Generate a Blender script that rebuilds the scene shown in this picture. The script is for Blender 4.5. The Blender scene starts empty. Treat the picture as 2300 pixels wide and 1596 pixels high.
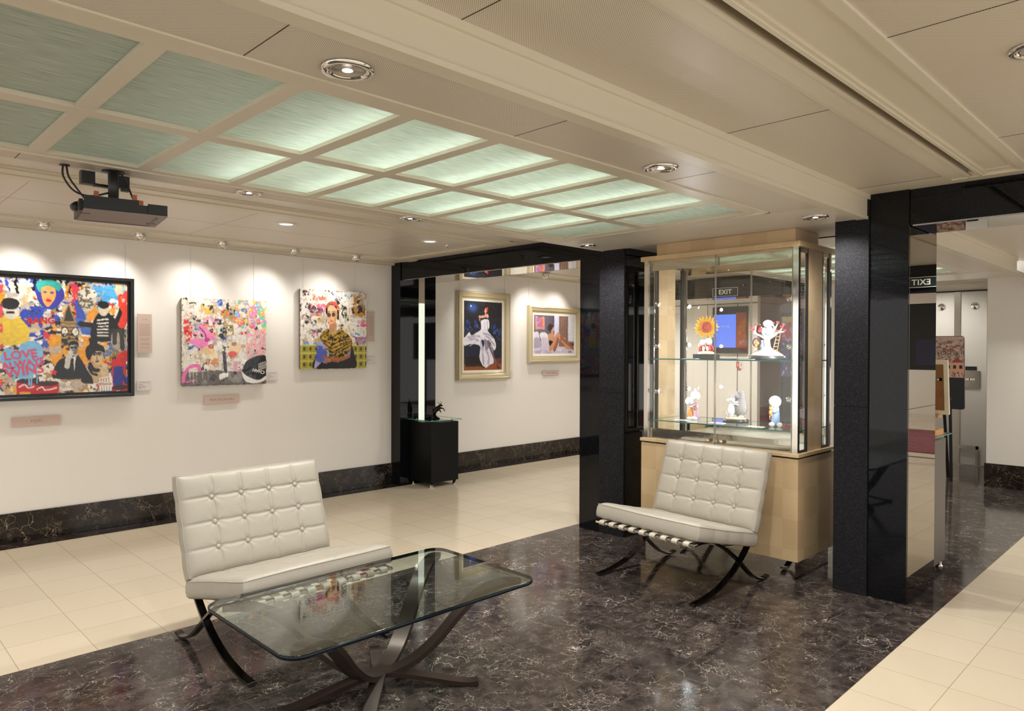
import bpy, math, random
import numpy as np
from mathutils import Vector, Matrix

PI = math.pi
random.seed(7)
S = bpy.context.scene
COL = S.collection

# ------------------------------------------------------------------ camera, world, exposure
CAM_H = 1.47
yaw, pitch, roll = math.radians(45.47), math.radians(-0.55), math.radians(0.177)
F = Vector((math.cos(yaw)*math.cos(pitch), math.sin(yaw)*math.cos(pitch), math.sin(pitch)))
r0 = Vector((math.sin(yaw), -math.cos(yaw), 0))
u0 = r0.cross(F)
Rv = r0*math.cos(roll) + u0*math.sin(roll)
Uv = -r0*math.sin(roll) + u0*math.cos(roll)
cam_d = bpy.data.cameras.new('camera')
cam = bpy.data.objects.new('camera', cam_d)
COL.objects.link(cam)
M = Matrix((Rv, Uv, -F)).transposed().to_4x4()
M.translation = Vector((0, 0, CAM_H))
cam.matrix_world = M
cam_d.sensor_width = 36.0
cam_d.lens = 1598.0/2300.0*36.0
cam_d.clip_start = 0.05
S.camera = cam

W = bpy.data.worlds.new('world'); S.world = W; W.use_nodes = True
W.node_tree.nodes['Background'].inputs[0].default_value = (1.0, 0.96, 0.91, 1)
W.node_tree.nodes['Background'].inputs[1].default_value = 1.05  # even warm ambient fill, added to reach in through the open sides

S.view_settings.view_transform = 'Standard'
S.view_settings.look = 'None'
S.view_settings.gamma = 1.0
S.view_settings.use_curve_mapping = False
S.view_settings.exposure = 0.63
S.cycles.max_bounces = 9
S.cycles.diffuse_bounces = 4
S.cycles.glossy_bounces = 5
S.cycles.transmission_bounces = 8
S.cycles.transparent_max_bounces = 24
S.cycles.caustics_reflective = False
S.cycles.caustics_refractive = False
S.cycles.sample_clamp_indirect = 4.0
S.cycles.use_denoising = True
S.cycles.use_adaptive_sampling = True
S.cycles.adaptive_threshold = 0.03

WARM = (1.0, 0.955, 0.90)
P_DOWN, P_EYE, P_TUBE, P_VIT = 40.0, 14.0, 25.0, 4.5


def spot(parent, loc, target, energy, angle, blend=0.6, color=WARM, size=0.03):
    d = bpy.data.lights.new('lamp_light', 'SPOT')
    d.energy = energy; d.color = color; d.spot_size = math.radians(angle); d.spot_blend = blend
    d.shadow_soft_size = size
    o = bpy.data.objects.new('lamp_light', d); COL.objects.link(o)
    o.location = loc
    o.rotation_euler = (Vector(target)-Vector(loc)).to_track_quat('-Z', 'Y').to_euler()
    o['kind'] = 'helper'
    if parent is not None:
        o.parent = parent
        o.matrix_parent_inverse = Matrix.Translation(parent.location).inverted() if parent.location.length else Matrix()
    return o


# ------------------------------------------------------------------ materials
def s2l(c):
    return tuple(((x/12.92) if x <= 0.04045 else ((x+0.055)/1.055)**2.4) for x in c)


def rgb(r, g, b):
    return s2l((r/255.0, g/255.0, b/255.0)) + (1.0,)


def newmat(name):
    m = bpy.data.materials.new(name); m.use_nodes = True
    nt = m.node_tree
    return m, nt, nt.nodes['Principled BSDF']


def L(nt, a, b):
    nt.links.new(a, b)


def N(nt, t, **kw):
    n = nt.nodes.new(t)
    for k, v in kw.items():
        setattr(n, k, v)
    return n


def setp(b, **kw):
    names = dict(rough='Roughness', metal='Metallic', spec='Specular IOR Level', coat='Coat Weight', coatr='Coat Roughness',
                 ior='IOR', trans='Transmission Weight', estr='Emission Strength', alpha='Alpha', sheen='Sheen Weight')
    for k, v in kw.items():
        b.inputs[names[k]].default_value = v


def simple(name, col, rough=0.5, metal=0.0, noise=0.0, nscale=8.0, bump=0.0, bscale=60.0, **kw):
    m, nt, b = newmat(name)
    tc = N(nt, 'ShaderNodeTexCoord')
    nz = N(nt, 'ShaderNodeTexNoise'); nz.inputs['Scale'].default_value = nscale; nz.inputs['Detail'].default_value = 4
    L(nt, tc.outputs['Object'], nz.inputs['Vector'])
    mx = N(nt, 'ShaderNodeMixRGB')
    c2 = tuple(min(1, c*(1-noise)) for c in col[:3]) + (1,)
    c1 = tuple(min(1, c*(1+noise*0.5)) for c in col[:3]) + (1,)
    mx.inputs[1].default_value = c1; mx.inputs[2].default_value = c2
    L(nt, nz.outputs['Fac'], mx.inputs[0]); L(nt, mx.outputs[0], b.inputs['Base Color'])
    setp(b, rough=rough, metal=metal, **kw)
    if bump > 0:
        nb = N(nt, 'ShaderNodeTexNoise'); nb.inputs['Scale'].default_value = bscale; nb.inputs['Detail'].default_value = 5
        L(nt, tc.outputs['Object'], nb.inputs['Vector'])
        bp = N(nt, 'ShaderNodeBump'); bp.inputs['Strength'].default_value = bump; bp.inputs['Distance'].default_value = 0.002
        L(nt, nb.outputs['Fac'], bp.inputs['Height']); L(nt, bp.outputs[0], b.inputs['Normal'])
    return m


def emis(name, col, strength, base=0.8):
    m, nt, b = newmat(name)
    b.inputs['Base Color'].default_value = (base, base, base, 1)
    b.inputs['Emission Color'].default_value = tuple(col[:3]) + (1,)
    setp(b, estr=strength)
    return m


def math_node(nt, op, a, b=None):
    n = N(nt, 'ShaderNodeMath', operation=op)
    for i, v in enumerate((a, b)):
        if v is None: continue
        if isinstance(v, (int, float)): n.inputs[i].default_value = v
        else: L(nt, v, n.inputs[i])
    return n.outputs[0]


M_WALL = simple('wall_paint', rgb(238, 234, 228), 0.55, noise=0.03, nscale=1.5, bump=0.12, bscale=180)
M_CEIL = simple('ceiling_paint', rgb(214, 206, 187), 0.38, noise=0.02, nscale=2, bump=0.03, bscale=30)
M_CEIL_FLAT = simple('ceiling_sheet', rgb(214, 206, 194), 0.30, noise=0.02, nscale=2, bump=0.03, bscale=20)
M_SLOT = simple('shaded_slot_metal', rgb(160, 148, 126), 0.6)  # bare slot metal, its colour darkened for the shade inside the recess
M_BLACKGAP = simple('dark_gap', rgb(28, 26, 24), 0.7)


def perforated(name, col, pitch=0.0062, rad=0.27):
    m, nt, b = newmat(name)
    tc = N(nt, 'ShaderNodeTexCoord'); sp = N(nt, 'ShaderNodeSeparateXYZ')
    L(nt, tc.outputs['Object'], sp.inputs[0])
    # staggered rows of round holes
    a = math_node(nt, 'DIVIDE', math_node(nt, 'ADD', sp.outputs[0], sp.outputs[1]), pitch*1.2)
    c = math_node(nt, 'DIVIDE', math_node(nt, 'SUBTRACT', sp.outputs[0], sp.outputs[1]), pitch*1.2)
    fa = math_node(nt, 'SUBTRACT', math_node(nt, 'FRACT', math_node(nt, 'ADD', a, 1000.0)), 0.5)
    fc = math_node(nt, 'SUBTRACT', math_node(nt, 'FRACT', math_node(nt, 'ADD', c, 1000.0)), 0.5)
    d = math_node(nt, 'SQRT', math_node(nt, 'ADD', math_node(nt, 'MULTIPLY', fa, fa), math_node(nt, 'MULTIPLY', fc, fc)))
    hole = math_node(nt, 'LESS_THAN', d, rad)
    mx = N(nt, 'ShaderNodeMixRGB'); mx.inputs[1].default_value = col
    mx.inputs[2].default_value = rgb(96, 88, 76)
    L(nt, hole, mx.inputs[0]); L(nt, mx.outputs[0], b.inputs['Base Color'])
    setp(b, rough=0.36)
    return m


M_PERF = perforated('perforated_sheet', rgb(224, 214, 198))


def marble(name, base, dark, vein, tiles=None, rough=0.08, veinamt=1.0, mortar=None, spec=0.5):
    m, nt, b = newmat(name)
    tc = N(nt, 'ShaderNodeTexCoord')
    vec = tc.outputs['Object']
    tileoff = None
    if tiles:
        mp = N(nt, 'ShaderNodeMapping'); mp.inputs['Location'].default_value = tiles['off']
        L(nt, vec, mp.inputs[0])
        br = N(nt, 'ShaderNodeTexBrick')
        br.offset = tiles.get('offset', 0.0); br.squash = 1.0
        br.inputs['Color1'].default_value = (0, 0, 0, 1); br.inputs['Color2'].default_value = (1, 1, 1, 1)
        br.inputs['Mortar'].default_value = (0.5, 0.5, 0.5, 1)
        br.inputs['Scale'].default_value = 1.0
        br.inputs['Mortar Size'].default_value = tiles.get('gap', 0.0016)
        br.inputs['Mortar Smooth'].default_value = 0.2
        br.inputs['Brick Width'].default_value = tiles['w']; br.inputs['Row Height'].default_value = tiles['h']
        L(nt, mp.outputs[0], br.inputs['Vector'])
        # each slab shifts and turns the pattern
        tileoff = br
        vm = N(nt, 'ShaderNodeVectorMath', operation='SCALE'); L(nt, br.outputs['Color'], vm.inputs[0]); vm.inputs['Scale'].default_value = 17.0
        va = N(nt, 'ShaderNodeVectorMath', operation='ADD'); L(nt, vec, va.inputs[0]); L(nt, vm.outputs[0], va.inputs[1])
        vec = va.outputs[0]
    # cloud
    n1 = N(nt, 'ShaderNodeTexNoise'); n1.inputs['Scale'].default_value = 13; n1.inputs['Detail'].default_value = 10; n1.inputs['Roughness'].default_value = 0.74
    L(nt, vec, n1.inputs['Vector'])
    mx = N(nt, 'ShaderNodeMixRGB'); mx.inputs[1].default_value = dark; mx.inputs[2].default_value = base
    r1 = N(nt, 'ShaderNodeValToRGB'); r1.color_ramp.elements[0].position = 0.38; r1.color_ramp.elements[1].position = 0.62
    L(nt, n1.outputs['Fac'], r1.inputs[0]); L(nt, r1.outputs[0], mx.inputs[0])
    col = mx.outputs[0]
    # fine crackle veins and some bold ones
    for sc, width, amt, dist in ((5.0, 0.011, 1.0, 1.9), (12.0, 0.018, 0.85, 2.0), (27.0, 0.035, 0.5, 2.0)):
        dn = N(nt, 'ShaderNodeTexNoise'); dn.inputs['Scale'].default_value = sc*0.6; dn.inputs['Detail'].default_value = 5
        L(nt, vec, dn.inputs['Vector'])
        s1 = N(nt, 'ShaderNodeVectorMath', operation='SCALE'); L(nt, dn.outputs['Color'], s1.inputs[0]); s1.inputs['Scale'].default_value = dist/sc*2.2
        a1 = N(nt, 'ShaderNodeVectorMath', operation='ADD'); L(nt, vec, a1.inputs[0]); L(nt, s1.outputs[0], a1.inputs[1])
        vo = N(nt, 'ShaderNodeTexVoronoi', feature='DISTANCE_TO_EDGE'); vo.inputs['Scale'].default_value = sc
        L(nt, a1.outputs[0], vo.inputs['Vector'])
        rr = N(nt, 'ShaderNodeValToRGB'); rr.color_ramp.elements[0].position = 0.0; rr.color_ramp.elements[1].position = width
        rr.color_ramp.elements[0].color = (1, 1, 1, 1); rr.color_ramp.elements[1].color = (0, 0, 0, 1)
        L(nt, vo.outputs['Distance'], rr.inputs[0])
        # veins come and go
        gn = N(nt, 'ShaderNodeTexNoise'); gn.inputs['Scale'].default_value = sc*0.45; gn.inputs['Detail'].default_value = 3
        L(nt, vec, gn.inputs['Vector'])
        gr = N(nt, 'ShaderNodeValToRGB'); gr.color_ramp.elements[0].position = 0.50; gr.color_ramp.elements[1].position = 0.66
        L(nt, gn.outputs['Fac'], gr.inputs[0])
        f = math_node(nt, 'MULTIPLY', math_node(nt, 'MULTIPLY', rr.outputs[0], gr.outputs[0]), amt*veinamt)
        mv = N(nt, 'ShaderNodeMixRGB'); mv.inputs[2].default_value = vein
        L(nt, f, mv.inputs[0]); L(nt, col, mv.inputs[1]); col = mv.outputs[0]
    if tiles:
        tv = N(nt, 'ShaderNodeMixRGB', blend_type='MULTIPLY'); tv.inputs[0].default_value = tiles.get('vary', 0.25)
        cm = N(nt, 'ShaderNodeMixRGB'); cm.inputs[1].default_value = (0.66, 0.66, 0.68, 1); cm.inputs[2].default_value = (1, 1, 1, 1)
        L(nt, tileoff.outputs['Color'], cm.inputs[0]); L(nt, col, tv.inputs[1]); L(nt, cm.outputs[0], tv.inputs[2]); col = tv.outputs[0]
        mm = N(nt, 'ShaderNodeMixRGB'); mm.inputs[2].default_value = mortar
        L(nt, tileoff.outputs['Fac'], mm.inputs[0]); L(nt, col, mm.inputs[1]); col = mm.outputs[0]
    L(nt, col, b.inputs['Base Color'])
    rn = N(nt, 'ShaderNodeMapRange'); rn.inputs['To Min'].default_value = rough*0.7; rn.inputs['To Max'].default_value = rough*1.5
    L(nt, n1.outputs['Fac'], rn.inputs['Value']); L(nt, rn.outputs[0], b.inputs['Roughness'])
    setp(b, spec=spec)
    return m


M_DARKFLOOR = marble('dark_marble_tiles', rgb(86, 76, 72), rgb(42, 37, 36), rgb(232, 222, 206),
                     tiles=dict(off=(-0.85, -3.74+0.2175*40, 0), w=0.43, h=0.2175, offset=0.5, gap=0.0019, vary=0.8), rough=0.10, mortar=rgb(84, 74, 67), spec=0.34)
M_STRIP = marble('dark_marble_strip', rgb(54, 46, 42), rgb(26, 23, 22), rgb(180, 160, 140), rough=0.12, veinamt=0.9)
M_BASE = marble('dark_marble_skirting', rgb(44, 36, 32), rgb(17, 15, 14), rgb(190, 168, 146), rough=0.10, veinamt=1.1)


def cream_tiles(name, offx, offy, w, h):
    m, nt, b = newmat(name)
    tc = N(nt, 'ShaderNodeTexCoord'); mp = N(nt, 'ShaderNodeMapping')
    mp.inputs['Location'].default_value = (-offx + w*40, -offy + h*40, 0)
    L(nt, tc.outputs['Object'], mp.inputs[0])
    br = N(nt, 'ShaderNodeTexBrick'); br.offset = 0.0
    br.inputs['Color1'].default_value = rgb(218, 205, 182); br.inputs['Color2'].default_value = rgb(212, 199, 176)
    br.inputs['Mortar'].default_value = rgb(160, 142, 112)
    br.inputs['Scale'].default_value = 1.0; br.inputs['Mortar Size'].default_value = 0.0016; br.inputs['Mortar Smooth'].default_value = 0.3
    br.inputs['Brick Width'].default_value = w; br.inputs['Row Height'].default_value = h
    L(nt, mp.outputs[0], br.inputs['Vector']); L(nt, br.outputs['Color'], b.inputs['Base Color'])
    n = N(nt, 'ShaderNodeTexNoise'); n.inputs['Scale'].default_value = 3.0; L(nt, tc.outputs['Object'], n.inputs['Vector'])
    rn = N(nt, 'ShaderNodeMapRange'); rn.inputs['To Min'].default_value = 0.10; rn.inputs['To Max'].default_value = 0.22
    L(nt, n.outputs['Fac'], rn.inputs['Value']); L(nt, rn.outputs[0], b.inputs['Roughness'])
    setp(b, spec=0.42)
    return m


M_CREAM_L = cream_tiles('cream_floor_tiles', 0.665, 3.86, 0.3195, 0.3355)
M_CREAM_R = cream_tiles('cream_floor_tiles_narrow', 3.199, 1.16, 0.3235, 0.2985)


def granite(name, col, rough, speck=0.35, coat=0.0, spec=0.5):
    m, nt, b = newmat(name)
    tc = N(nt, 'ShaderNodeTexCoord')
    v = N(nt, 'ShaderNodeTexVoronoi'); v.inputs['Scale'].default_value = 420
    L(nt, tc.outputs['Object'], v.inputs['Vector'])
    r = N(nt, 'ShaderNodeValToRGB'); r.color_ramp.elements[0].position = 0.80; r.color_ramp.elements[1].position = 1.0
    sp = N(nt, 'ShaderNodeSeparateColor'); L(nt, v.outputs['Color'], sp.inputs[0])
    L(nt, sp.outputs[0], r.inputs[0])
    mx = N(nt, 'ShaderNodeMixRGB'); mx.inputs[1].default_value = col; mx.inputs[2].default_value = tuple(c*(1+6*speck) for c in col[:3]) + (1,)
    L(nt, r.outputs[0], mx.inputs[0]); L(nt, mx.outputs[0], b.inputs['Base Color'])
    setp(b, rough=rough, coat=coat, spec=spec)
    return m


M_GRAN_ROUGH = granite('flamed_granite', rgb(25, 25, 28), 0.5, 0.9, spec=0.12)
M_GRAN = granite('polished_granite', rgb(10, 11, 14), 0.03, 0.5, spec=0.28)
M_MIRROR = simple('tinted_mirror', rgb(205, 200, 190), 0.01, 1.0)
M_MIRROR_DK = simple('smoked_mirror', rgb(172, 166, 155), 0.01, 1.0)
M_CHROME = simple('chrome', rgb(225, 222, 216), 0.07, 1.0)
M_DKCHROME = simple('dark_chrome', rgb(95, 92, 92), 0.10, 1.0)
M_STEEL = simple('brushed_steel', rgb(176, 168, 156), 0.22, 1.0, bump=0.05, bscale=8)
M_BRONZE = simple('bronzed_metal', rgb(60, 46, 41), 0.30, 0.55, noise=0.15, nscale=6)
M_STATUE = simple('dark_bronze', rgb(40, 30, 24), 0.25, 0.85, noise=0.3, nscale=20)
M_BLACK = simple('black_lacquer', rgb(17, 17, 16), 0.42, noise=0.1, nscale=30, spec=0.15)
M_BLACKPL = simple('black_plastic', rgb(26, 26, 27), 0.38)
M_TRAYBOT = simple('tray_underside_sheen', rgb(140, 126, 122), 0.5, noise=0.2, nscale=5)  # underside of the black tray, paled in colour for the light it reflects
M_LEATHER = simple('white_leather', rgb(172, 166, 154), 0.38, noise=0.05, nscale=6, bump=0.25, bscale=90, spec=0.45)
M_STRAP = simple('cream_strap_leather', rgb(196, 188, 172), 0.4, noise=0.06)
M_WHITE = simple('white_plastic', rgb(235, 233, 228), 0.35)
M_CARD = simple('white_card', rgb(228, 222, 222), 0.5)
M_PINKCARD = simple('pale_pink_card', rgb(205, 182, 170), 0.4, noise=0.03)
M_INK = simple('grey_ink', rgb(140, 118, 108), 0.6)
M_COPPER = simple('copper_clip', rgb(170, 92, 66), 0.35, 0.5)
M_CABLE = simple('black_cable', rgb(18, 18, 18), 0.4)
M_GREYWOOD = simple('grey_oak', rgb(92, 84, 76), 0.45, noise=0.12, nscale=25)
M_PINE = simple('pine_wood', rgb(204, 150, 88), 0.5, noise=0.12, nscale=14)
M_HARD = simple('brown_hardboard', rgb(142, 98, 52), 0.7, noise=0.15, nscale=30)
M_IVORY = simple('ivory_frame', rgb(226, 214, 186), 0.35, noise=0.04, nscale=12)
M_LINEN = simple('white_liner', rgb(238, 232, 220), 0.7)
M_CHAMP = simple('champagne_frame', rgb(204, 190, 156), 0.28, 0.25, noise=0.05, nscale=10)
M_BLKFRAME = simple('black_frame', rgb(22, 22, 24), 0.3)


def wood_panels(name):
    m, nt, b = newmat(name)
    tc = N(nt, 'ShaderNodeTexCoord')
    sp = N(nt, 'ShaderNodeSeparateXYZ'); L(nt, tc.outputs['Object'], sp.inputs[0])
    cb = N(nt, 'ShaderNodeCombineXYZ')
    L(nt, math_node(nt, 'ADD', sp.outputs[0], sp.outputs[1]), cb.inputs[0]); L(nt, sp.outputs[2], cb.inputs[1])
    mp = N(nt, 'ShaderNodeMapping'); mp.inputs['Scale'].default_value = (5.2, 5.2, 1); L(nt, cb.outputs[0], mp.inputs[0])
    ch = N(nt, 'ShaderNodeTexChecker'); ch.inputs['Scale'].default_value = 1.0
    ch.inputs['Color1'].default_value = rgb(208, 184, 146); ch.inputs['Color2'].default_value = rgb(200, 175, 137)
    L(nt, mp.outputs[0], ch.inputs['Vector'])
    mp2 = N(nt, 'ShaderNodeMapping'); mp2.inputs['Scale'].default_value = (9, 150, 1); L(nt, cb.outputs[0], mp2.inputs[0])
    wv = N(nt, 'ShaderNodeTexNoise'); wv.inputs['Scale'].default_value = 1.0; wv.inputs['Detail'].default_value = 4
    L(nt, mp2.outputs[0], wv.inputs['Vector'])
    mx = N(nt, 'ShaderNodeMixRGB', blend_type='MULTIPLY'); L(nt, wv.outputs['Fac'], mx.inputs[0])
    L(nt, ch.outputs[0], mx.inputs[1]); mx.inputs[2].default_value = (0.90, 0.86, 0.80, 1)
    L(nt, mx.outputs[0], b.inputs['Base Color']); setp(b, rough=0.28)
    return m


M_MAPLE = wood_panels('maple_veneer')


def thin_glass(name, tint, refl=1.0, rough=0.0):
    m, nt, b = newmat(name); nt.nodes.remove(b)
    out = nt.nodes['Material Output']
    tr = N(nt, 'ShaderNodeBsdfTransparent'); tr.inputs[0].default_value = tint
    gl = N(nt, 'ShaderNodeBsdfGlossy'); gl.inputs['Roughness'].default_value = rough; gl.inputs[0].default_value = (1, 1, 1, 1)
    # symmetrical Schlick reflectance so both faces of the pane mirror alike
    lw = N(nt, 'ShaderNodeLayerWeight'); lw.inputs['Blend'].default_value = 0.5
    p = math_node(nt, 'POWER', lw.outputs['Facing'], 5.0)
    f = math_node(nt, 'MULTIPLY', math_node(nt, 'ADD', math_node(nt, 'MULTIPLY', p, 0.9), 0.062), refl)
    mx = N(nt, 'ShaderNodeMixShader'); L(nt, f, mx.inputs[0]); L(nt, tr.outputs[0], mx.inputs[1]); L(nt, gl.outputs[0], mx.inputs[2])
    L(nt, mx.outputs[0], out.inputs[0])
    return m


M_GLASS = thin_glass('clear_glass', (0.97, 0.985, 0.975, 1))
M_TABLEGLASS = thin_glass('table_glass', (0.88, 0.95, 0.93, 1), 1.15)
M_SHELFGLASS = thin_glass('shelf_glass', (0.93, 0.96, 0.95, 1))
M_GLASSEDGE = simple('glass_edge_dark', rgb(8, 20, 28), 0.12, spec=0.3)
M_GREENEDGE = simple('glass_edge_green', rgb(40, 120, 104), 0.1)
M_FROST = simple('frosted_glass', rgb(196, 192, 184), 0.35)


def panel_glass():
    m, nt, b = newmat('textured_ceiling_glass'); nt.nodes.remove(b)
    out = nt.nodes['Material Output']
    tc = N(nt, 'ShaderNodeTexCoord'); mp = N(nt, 'ShaderNodeMapping'); mp.inputs['Scale'].default_value = (9, 210, 1)
    L(nt, tc.outputs['Object'], mp.inputs[0])
    nz = N(nt, 'ShaderNodeTexNoise'); nz.inputs['Scale'].default_value = 1; nz.inputs['Detail'].default_value = 3
    L(nt, mp.outputs[0], nz.inputs['Vector'])
    bp = N(nt, 'ShaderNodeBump'); bp.inputs['Strength'].default_value = 0.9; bp.inputs['Distance'].default_value = 0.003
    L(nt, nz.outputs['Fac'], bp.inputs['Height'])
    cr = N(nt, 'ShaderNodeMixRGB'); cr.inputs[1].default_value = rgb(196, 208, 196); cr.inputs[2].default_value = rgb(252, 254, 252)
    rp = N(nt, 'ShaderNodeValToRGB'); rp.color_ramp.elements[0].position = 0.32; rp.color_ramp.elements[1].position = 0.66
    L(nt, nz.outputs['Fac'], rp.inputs[0]); L(nt, rp.outputs[0], cr.inputs[0])
    tl = N(nt, 'ShaderNodeBsdfTranslucent'); L(nt, cr.outputs[0], tl.inputs[0])
    df = N(nt, 'ShaderNodeBsdfDiffuse'); dm = N(nt, 'ShaderNodeMixRGB'); dm.inputs[1].default_value = rgb(176, 200, 182); dm.inputs[2].default_value = rgb(228, 236, 224); L(nt, rp.outputs[0], dm.inputs[0]); L(nt, dm.outputs[0], df.inputs[0])
    gl = N(nt, 'ShaderNodeBsdfGlossy'); gl.inputs['Roughness'].default_value = 0.28; gl.inputs[0].default_value = (1, 1, 1, 1)
    L(nt, bp.outputs[0], gl.inputs['Normal'])
    m1 = N(nt, 'ShaderNodeMixShader'); m1.inputs[0].default_value = 0.48; L(nt, tl.outputs[0], m1.inputs[1]); L(nt, df.outputs[0], m1.inputs[2])
    m2 = N(nt, 'ShaderNodeMixShader'); m2.inputs[0].default_value = 0.13; L(nt, m1.outputs[0], m2.inputs[1]); L(nt, gl.outputs[0], m2.inputs[2])
    L(nt, m2.outputs[0], out.inputs[0])
    return m


M_PANE = panel_glass()
M_TUBE = emis('fluorescent_tube', (0.97, 1.0, 0.96), P_TUBE)
M_LAMP = emis('lamp_bulb', (1.0, 0.93, 0.82), 30.0)
M_LED = emis('cool_lamp', (0.9, 0.95, 1.0), 40.0)
M_DIMLAMP = emis('dim_lamp_cover', (1.0, 0.95, 0.88), 1.6)
M_STRIPLIGHT = emis('light_column', (0.93, 1.0, 0.80), 0.55, 0.3)


def attr_mat(name, rough=0.45, coat=0.0):
    m, nt, b = newmat(name)
    a = N(nt, 'ShaderNodeVertexColor'); a.layer_name = 'paint'
    L(nt, a.outputs[0], b.inputs['Base Color']); setp(b, rough=rough, coat=coat)
    return m


M_PAINT = attr_mat('painted_canvas', 0.4)
M_PAINT_GLOSS = attr_mat('varnished_canvas', 0.18)
M_PRINT = attr_mat('printed_board', 0.35)


# ------------------------------------------------------------------ mesh helpers
class MB:
    def __init__(s):
        s.v = []; s.f = []; s.m = []; s.mats = []; s.sm = []

    def mi(s, mat):
        if mat not in s.mats: s.mats.append(mat)
        return s.mats.index(mat)

    def add(s, vs, fs, mat, smooth=False):
        k = len(s.v); s.v += [tuple(v) for v in vs]; i = s.mi(mat)
        for f in fs:
            s.f.append(tuple(k+j for j in f)); s.m.append(i); s.sm.append(smooth)
        return s

    def box(s, x0, y0, z0, x1, y1, z1, mat):
        x0, x1 = min(x0, x1), max(x0, x1); y0, y1 = min(y0, y1), max(y0, y1); z0, z1 = min(z0, z1), max(z0, z1)
        vs = [(x, y, z) for z in (z0, z1) for y in (y0, y1) for x in (x0, x1)]
        fs = [(0, 2, 3, 1), (4, 5, 7, 6), (0, 1, 5, 4), (2, 6, 7, 3), (0, 4, 6, 2), (1, 3, 7, 5)]
        return s.add(vs, fs, mat)

    def bbox(s, x0, y0, z0, x1, y1, z1, mat, b=0.004):
        """box with chamfered vertical and horizontal edges (rounded look)"""
        import bmesh
        bm = bmesh.new(); bmesh.ops.create_cube(bm, size=1)
        for v in bm.verts:
            v.co = Vector(((x0+x1)/2+v.co.x*(x1-x0), (y0+y1)/2+v.co.y*(y1-y0), (z0+z1)/2+v.co.z*(z1-z0)))
        bmesh.ops.bevel(bm, geom=bm.edges[:], offset=b, segments=2, affect='EDGES', profile=0.6)
        bm.verts.ensure_lookup_table(); bm.verts.index_update()
        s.add([v.co for v in bm.verts], [[v.index for v in f.verts] for f in bm.faces], mat, False)
        bm.free(); return s

    def tube(s, pts, r, mat, n=10, cap=True, closed=False):
        pts = [Vector(p) for p in pts]; rs = r if isinstance(r, (list, tuple)) else [r]*len(pts)
        vs = []; up = None
        for i, p in enumerate(pts):
            a = pts[i-1] if (i > 0 or closed) else p; c = pts[(i+1) % len(pts)] if (i < len(pts)-1 or closed) else p
            t = (c-a).normalized()
            if up is None:
                up = Vector((0, 0, 1)) if abs(t.z) < 0.9 else Vector((1, 0, 0))
            up = (up - t*up.dot(t)).normalized(); sd = t.cross(up)
            for k in range(n):
                a_ = 2*PI*k/n
                vs.append(p + (up*math.cos(a_)+sd*math.sin(a_))*rs[i])
        fs = []; m = len(pts)
        for i in range(m if closed else m-1):
            for k in range(n):
                a = i*n+k; b = i*n+(k+1) % n; c = ((i+1) % m)*n+(k+1) % n; d = ((i+1) % m)*n+k
                fs.append((a, d, c, b))
        if cap and not closed:
            fs.append(tuple(range(n))); fs.append(tuple(reversed(range((m-1)*n, m*n))))
        return s.add(vs, fs, mat, True)

    def ribbon(s, pts, w, t, mat, side=None, smooth=True):
        """flat bar swept along pts; side = width direction (constant) or list; w may be a list"""
        pts = [Vector(p) for p in pts]; ws = w if isinstance(w, (list, tuple)) else [w]*len(pts)
        ts = t if isinstance(t, (list, tuple)) else [t]*len(pts)
        vs = []
        for i, p in enumerate(pts):
            a = pts[max(0, i-1)]; c = pts[min(len(pts)-1, i+1)]; tt = (c-a).normalized()
            sd = Vector(side[i] if isinstance(side, list) else side); sd = (sd-tt*sd.dot(tt)).normalized(); nn = tt.cross(sd)
            for (a_, b_) in ((-1, -1), (1, -1), (1, 1), (-1, 1)):
                vs.append(p + sd*(a_*ws[i]/2) + nn*(b_*ts[i]/2))
        n = len(pts)
        for k in range(4):   # four separate faces so the edges stay crisp
            k2 = (k+1) % 4; vv = []; ff = []
            for i in range(n): vv += [vs[i*4+k], vs[i*4+k2]]
            for i in range(n-1): ff.append((i*2, i*2+1, i*2+3, i*2+2))
            s.add(vv, ff, mat, smooth)
        s.add(vs[:4], [(3, 2, 1, 0)], mat); s.add(vs[-4:], [(0, 1, 2, 3)], mat)
        return s

    def lathe(s, prof, mat, c=(0, 0, 0), n=24, M=None, smooth=True):
        vs = []
        for (r, z) in prof:
            for k in range(n):
                a = 2*PI*k/n; v = Vector((r*math.cos(a), r*math.sin(a), z))
                if M is not None: v = M @ v
                vs.append(v+Vector(c))
        fs = []
        for i in range(len(prof)-1):
            for k in range(n):
                fs.append((i*n+k, i*n+(k+1) % n, (i+1)*n+(k+1) % n, (i+1)*n+k))
        if prof[0][0] > 1e-6: fs.append(tuple(reversed(range(n))))
        if prof[-1][0] > 1e-6: fs.append(tuple(range((len(prof)-1)*n, len(prof)*n)))
        return s.add(vs, fs, mat, smooth)

    def ball(s, c, r, mat, n=20, sq=(1, 1, 1), M=None):
        prof = [(max(1e-5, r*math.sin(PI*i/(n//2+2))), -r*math.cos(PI*i/(n//2+2))) for i in range(n//2+3)]
        MM = Matrix.Diagonal(sq)
        if M is not None: MM = M @ MM
        return s.lathe(prof, mat, c, n, MM)

    def prism(s, poly, z0, z1, mat, M=None, sidemat=None, smooth_side=False):
        n = len(poly)
        vs = [Vector((x, y, z0)) for x, y in poly] + [Vector((x, y, z1)) for x, y in poly]
        if M is not None: vs = [M @ v for v in vs]
        s.add(vs, [tuple(reversed(range(n))), tuple(range(n, 2*n))], mat)
        s.add(vs, [(i, (i+1) % n, n+(i+1) % n, n+i) for i in range(n)], sidemat or mat, smooth_side)
        return s

    def quad(s, a, b, c, d, mat):
        return s.add([a, b, c, d], [(0, 1, 2, 3)], mat)

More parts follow.
